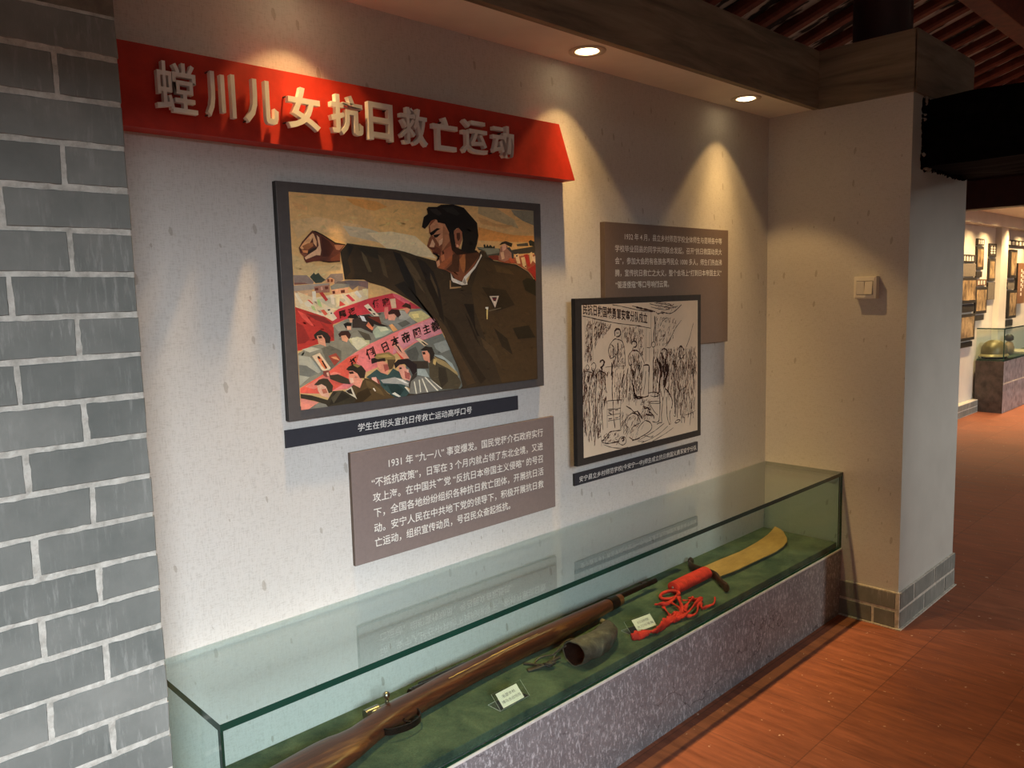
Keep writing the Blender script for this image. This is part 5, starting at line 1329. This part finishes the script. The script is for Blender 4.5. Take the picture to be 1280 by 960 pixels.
# ------------------------------------------------------------------ acrylic label holders
ACR = m_glass('clear_acrylic', (.93, .95, .93, 1)); AEDGE = plain('acrylic_edge', (.62, .62, .52, 1), .2); PAPER = plain('cream_card', (.80, .78, .70, 1), .7, var=.02); GREY = plain('grey_print', (.16, .15, .14, 1), .7)
def label_stand(org, ang, w, card0, card1, l1, l2, label):
    t = thing('label_stand', (org[0], org[1], FZ), label, 'label', 'label stands in the display case')
    ca, sa = math.cos(ang), math.sin(ang)
    def P(a, b_, c): return (org[0]+a*ca-b_*sa, org[1]+a*sa+b_*ca, FZ+c)
    def sheet(q0, q1, th):   # q: (depth, height) profile ends
        d = Vector((q1[0]-q0[0], q1[1]-q0[1])).normalized(); n = Vector((-d.y, d.x))*th
        v = [P(a, *q) for a in (0, w) for q in (q0, q1, (q1[0]+n.x, q1[1]+n.y), (q0[0]+n.x, q0[1]+n.y))]
        return v
    F = [(0, 1, 2, 3), (4, 7, 6, 5), (0, 4, 5, 1), (1, 5, 6, 2), (2, 6, 7, 3), (3, 7, 4, 0)]
    mi = [1, 1, 0, 1, 0, 1]
    o = mk('front_plate', sheet((0, .002), (.034, .034), .0016), F, [ACR, AEDGE], t, False, mi); fixn(o)
    o = mk('foot_plate', sheet((.0015, .0005), (.047, .0005), .0016), F, [ACR, AEDGE], t, False, mi); fixn(o)
    def on(a, s_, off): return P(a, .034*s_-.7*off, .002+.032*s_+.7*off)
    mbc = MB().quad(on(card0, .06, .0006), on(card1, .06, .0006), on(card1, .92, .0006), on(card0, .92, .0006), 0)
    for s_, txt, k in ((.56, l1, .62), (.26, l2, .86)):
        v, f = glyph_mesh(txt, .0); a = min(p[0] for p in v); bq = max(p[0] for p in v)
        cw = (card1-card0)*k; cx = (card0+card1)/2-cw/2
        mbc.add([on(cx+(p[0]-a)/(bq-a)*cw, s_+p[1]*.20, .0009) for p in v], f, 1)
    mbc.build('card', [PAPER, GREY], t)
label_stand((.838, -.289), .015, .106, .012, .088, '毛瑟步枪', '博乌合战场用', 'cream card in a clear stand in front of the rifle butt')
label_stand((1.419, -.260), -.13, .112, .030, .111, '抗日战争时期', '大刀与号角', 'cream card in a clear stand half under the red ribbon')
# ------------------------------------------------------------------ far gallery
mb = MB(); tones = []
rowsF = [(.004, .062, [(7.0, 7.5), (7.51, 8.0), (8.01, 8.45), (8.46, 8.83)]), (.070, .125, [(7.0, 7.7), (7.71, 8.2), (8.21, 8.6), (8.61, 8.83)])]
bricks(mb, (0, .835, 0), (1, 0, 0), (0, -1, 0), rowsF, tones=tones); mb.box((6.9, .838, 0), (8.835, .9, .131), 1)
o = mk('baseboard_far', mb.v, mb.f, [BRICK, MORTAR], None, False, mb.m); struct(o); tone_attr(o, tones)
mb = MB().box((7.6, .80, 1.945), (16, .90, 2.07)); struct(mb.build('trim_4', PLASTER))
mb = MB().box((7.62, .25, 2.07), (16, 1.0, 2.11)); struct(mb.build('trim_5', SOFFIT))
mb = MB().box((9.46, .84, 0), (9.73, .90, 1.945)); struct(mb.build('trim_6', PLASTER))
mb = MB().box((7.62, .22, 2.05), (16, .25, 2.25)); struct(mb.build('trim_7', FASCIA))
FARL = (1.0, .66, .30)
for fx, pw in ((8.55, 8), (9.05, 14), (9.75, 12), (10.4, 12), (11.2, 10), (8.2, 8)):
    l = bpy.data.lights.new('gallery_spot', 'SPOT'); l.energy = pw*8.0; l.color = FARL; l.spot_size = math.radians(125); l.spot_blend = .9; l.shadow_soft_size = .03
    ob = bpy.data.objects.new('gallery_spot', l); COL.objects.link(ob); ob.location = (fx, .62, 2.06)
area('gallery_fill', (9.0, -2.2, 2.2), (9.4, .9, .8), 2.5, .8, 9, (1.0, .90, .78))  # unseen warm area light filling the far gallery
def board(name, x0, x1, z0, z1, front, label, cat, th=.02, border=None, group=None):
    y = .8998
    if border is None:
        o = panel(name, x0, x1, z0, z1, y-th, y, front, BLACKED); return tag(o, label, cat, group)
    t = thing(name, ((x0+x1)/2, y, z0), label, cat, group)
    panel('frame', x0, x1, z0, z1, y-th, y, border, BLACKED, t)
    MB().box((x0+.03, y-th-.002, z0+.03), (x1-.03, y-th-.0002, z1-.03)).build('picture', front, t); return t
DK = plain('black_board', (.028, .024, .022, 1), .5); GR = plain('grey_board', (.16, .14, .12, 1), .5)
ph = [m_photo('old_photo', i*1.7, (.06, .035, .02, 1), (.50, .36, .20, 1)) for i in range(6)]
def header(name, x0, x1, z0, z1, k, label, back=DK):
    t = thing(name, ((x0+x1)/2, .8998, z0), label, 'sign')
    panel('board', x0, x1, z0, z1, .8798, .8998, back, BLACKED, t)
    n = k; w = (x1-x0)*.8/n
    for i in range(n):
        a = x0+(x1-x0)*.1+i*w; mb = MB()
        for q in range(3): mb.box((a+w*.12, .8785, z0+(z1-z0)*(.25+.19*q)), (a+w*.78, .8797, z0+(z1-z0)*(.34+.19*q)))
        mb.box((a+w*.40, .8786, z0+(z1-z0)*.2), (a+w*.54, .8797, z0+(z1-z0)*.82))
        mb.build('character', WHITE, t)
header('wall_sign', 8.10, 8.74, 1.56, 1.64, 6, 'dark sign highest on the left bay of the far gallery wall')
board('text_board', 8.10, 8.74, 1.42, 1.55, GR, 'plain grey board under the leftmost dark sign, far gallery', 'board')
board('framed_photograph', 8.05, 8.745, 1.15, 1.41, ph[0], 'brown framed picture under the grey board, left bay of far gallery', 'picture', .03, DK)
board('caption_board', 8.05, 8.735, 1.06, 1.14, DK, 'dark caption board between the two leftmost far pictures', 'caption')
board('framed_photograph', 8.05, 8.75, .77, 1.04, ph[1], 'dark lined picture lowest on the left bay of far gallery', 'picture', .03, DK)
board('caption_board', 8.05, 8.72, .70, .755, DK, 'dark caption strip lowest on the left, beside the helmet case', 'caption')
header('wall_sign', 8.77, 9.0, 1.74, 1.81, 3, 'small dark sign at the top of the second far bay')
board('framed_photograph', 8.77, 9.0, 1.49, 1.73, ph[2], 'narrow dark portrait under the small sign, second far bay', 'picture', .02, DK)
board('caption_board', 8.77, 8.96, 1.41, 1.47, DK, 'small dark caption under the narrow portrait, second far bay', 'caption')
header('wall_sign', 8.78, 9.13, 1.32, 1.39, 3, 'brown sign with white letters above the crowd photograph, far bay', plain('brown_sign', (.12, .07, .04, 1), .5))
board('framed_photograph', 8.78, 9.17, 1.03, 1.31, ph[3], 'crowd photograph in golden brown tones, second far bay', 'picture', .02, DK)
board('caption_board', 8.77, 9.08, .96, 1.015, DK, 'dark caption under the golden brown crowd photograph', 'caption')
header('wall_sign', 9.2, 9.44, 1.63, 1.77, 2, 'dark sign with two pale rows just left of the bright pilaster')
board('framed_photograph', 9.2, 9.43, 1.37, 1.61, ph[4], 'standing figures photograph just left of the bright pilaster', 'picture', .02, DK)
board('caption_board', 9.19, 9.44, 1.17, 1.355, GR, 'grey lined caption board left of the bright pilaster', 'caption')
header('wall_sign', 9.78, 10.7, 1.76, 1.83, 5, 'long dark sign to the right of the bright pilaster')
board('portrait', 9.93, 10.19, 1.40, 1.72, ph[5], 'dark portrait right of the bright pilaster, under the long sign', 'picture', .04, DK)
board('caption_board', 9.93, 10.21, 1.27, 1.38, GR, 'grey caption between the two portraits right of the pilaster', 'caption')
board('portrait', 9.93, 10.25, .94, 1.26, ph[2], 'pale portrait with dark frame, lower right of the pilaster', 'picture', .04, DK)
board('caption_board', 9.9, 10.2, .85, .92, DK, 'small dark caption under the lower portrait right of pilaster', 'caption')
t = thing('information_board', (10.42, .8998, 1.10), 'brown panel with two columns of pale writing, far right', 'panel')
panel('board', 10.26, 10.58, 1.10, 1.57, .862, .8998, plain('russet_panel', (.22, .11, .055, 1), .5), BLACKED, t)
mb = MB()
for k in range(6): mb.box((10.39, .8605, 1.19+.055*k), (10.44, .8618, 1.225+.055*k))
for k in range(4): mb.box((10.46, .8605, 1.28+.055*k), (10.50, .8618, 1.315+.055*k))
mb.build('lettering', WHITE, t)
# far showcase
t = thing('display_case', (10.5, .75, 0), 'far stone-based glass case holding a steel helmet', 'display case')
DARKST = plain('brown_stone', (.075, .055, .045, 1), .4, var=.35, scale=14)
mb = MB().box((8.84, .612, 0), (12.2, .875, .54)); o = mb.build('stone_base', [plain('pale_grey_stone', (.33, .30, .30, 1), .45, var=.3, scale=16), DARKST], t)
for p in o.data.polygons:
    if p.normal.x < -.5: p.material_index = 1
MB().box((8.84, .608, .30), (12.2, .6125, .312)).build('stone_band', plain('cream_band', (.62, .55, .45, 1), .5), t, label='cream band across the stone front')
MB().box((8.86, .625, .54), (12.18, .874, .556)).build('felt_bed', plain('dark_green_felt', (.02, .035, .022, 1), .95), t)
pane('glass_top', (8.84, .612, .872), (12.2, .875, .884), 2); pane('glass_front', (8.84, .613, .541), (12.2, .623, .871), 1); pane('glass_end', (8.84, .624, .541), (8.85, .874, .871), 0)
t = thing('steel_helmet', (9.05, .76, .556), 'olive steel helmet with flared brim in the far glass case', 'helmet')
OLIVE = plain('olive_steel', (.16, .115, .05, 1), .4, .2, var=.2, scale=14)
prof = [(.005, .195), (.06, .190), (.11, .165), (.14, .125), (.15, .08), (.152, .05)]
hp = lambda r, z, k, n=32: (9.05+r*1.12*math.cos(2*math.pi*k/n), .76+r*.80*math.sin(2*math.pi*k/n), .556+z)
mb = MB(); mb.loft([[hp(r, z, k) for k in range(32)] for r, z in prof], cap=False); mb.f.append(tuple(range(32))[::-1]); mb.m.append(0); mb.build('dome', OLIVE, t, True)
mb = MB(); mb.loft([[hp(r, z, k) for k in range(32)] for r, z in ((.152, .05), (.168, .03), (.172, .024), (.166, .022), (.148, .046))], cap=False); mb.build('brim', plain('pale_brim', (.30, .23, .11, 1), .4, .2), t, True)  # brim coloured paler than the dome
mb = MB(); mb.loft([[hp(r, z, k) for k in range(32)] for r, z in ((.15, .045), (.14, .0), (.02, .0))], cap=True); mb.build('liner', plain('dark_liner', (.015, .012, .01, 1), .8), t, True)
t = thing('water_flask', (9.60, .76, .556), 'small round dark flask behind the helmet in the far case', 'flask')
mb = MB(); mb.loft([[(9.60+r*math.cos(2*math.pi*k/20), .76+r*.6*math.sin(2*math.pi*k/20), .556+z) for k in range(20)] for r, z in ((.05, 0), (.08, .03), (.085, .08), (.06, .13), (.025, .15))]); mb.build('body', plain('tan_flask', (.28, .18, .10, 1), .5), t, True)
mb = MB(); mb.loft([[(9.60+r*math.cos(2*math.pi*k/16), .76+r*math.sin(2*math.pi*k/16), .556+z) for k in range(16)] for r, z in ((.025, .15), (.045, .165), (.045, .2), (.02, .225))]); mb.build('stopper', plain('dark_stopper', (.03, .02, .015, 1), .5), t, True)
t = thing('open_book', (9.95, .74, .556), 'open booklet lying at the right in the far case', 'book')
mb = MB(); mb.loft([[(9.78+.34*u, .64+.0*u, .557+h), (9.78+.34*u, .86, .557+h), (9.78+.34*u, .86, .558+h+.02), (9.78+.34*u, .64, .558+h+.02)] for u, h in ((0, .0), (.25, .012), (.5, .0), (.75, .012), (1, 0))]); mb.build('pages', plain('old_pages', (.45, .38, .28, 1), .7), t)
MB().box((9.77, .635, .5565), (10.13, .865, .5585)).build('cover', plain('book_cover', (.10, .06, .03, 1), .6), t)
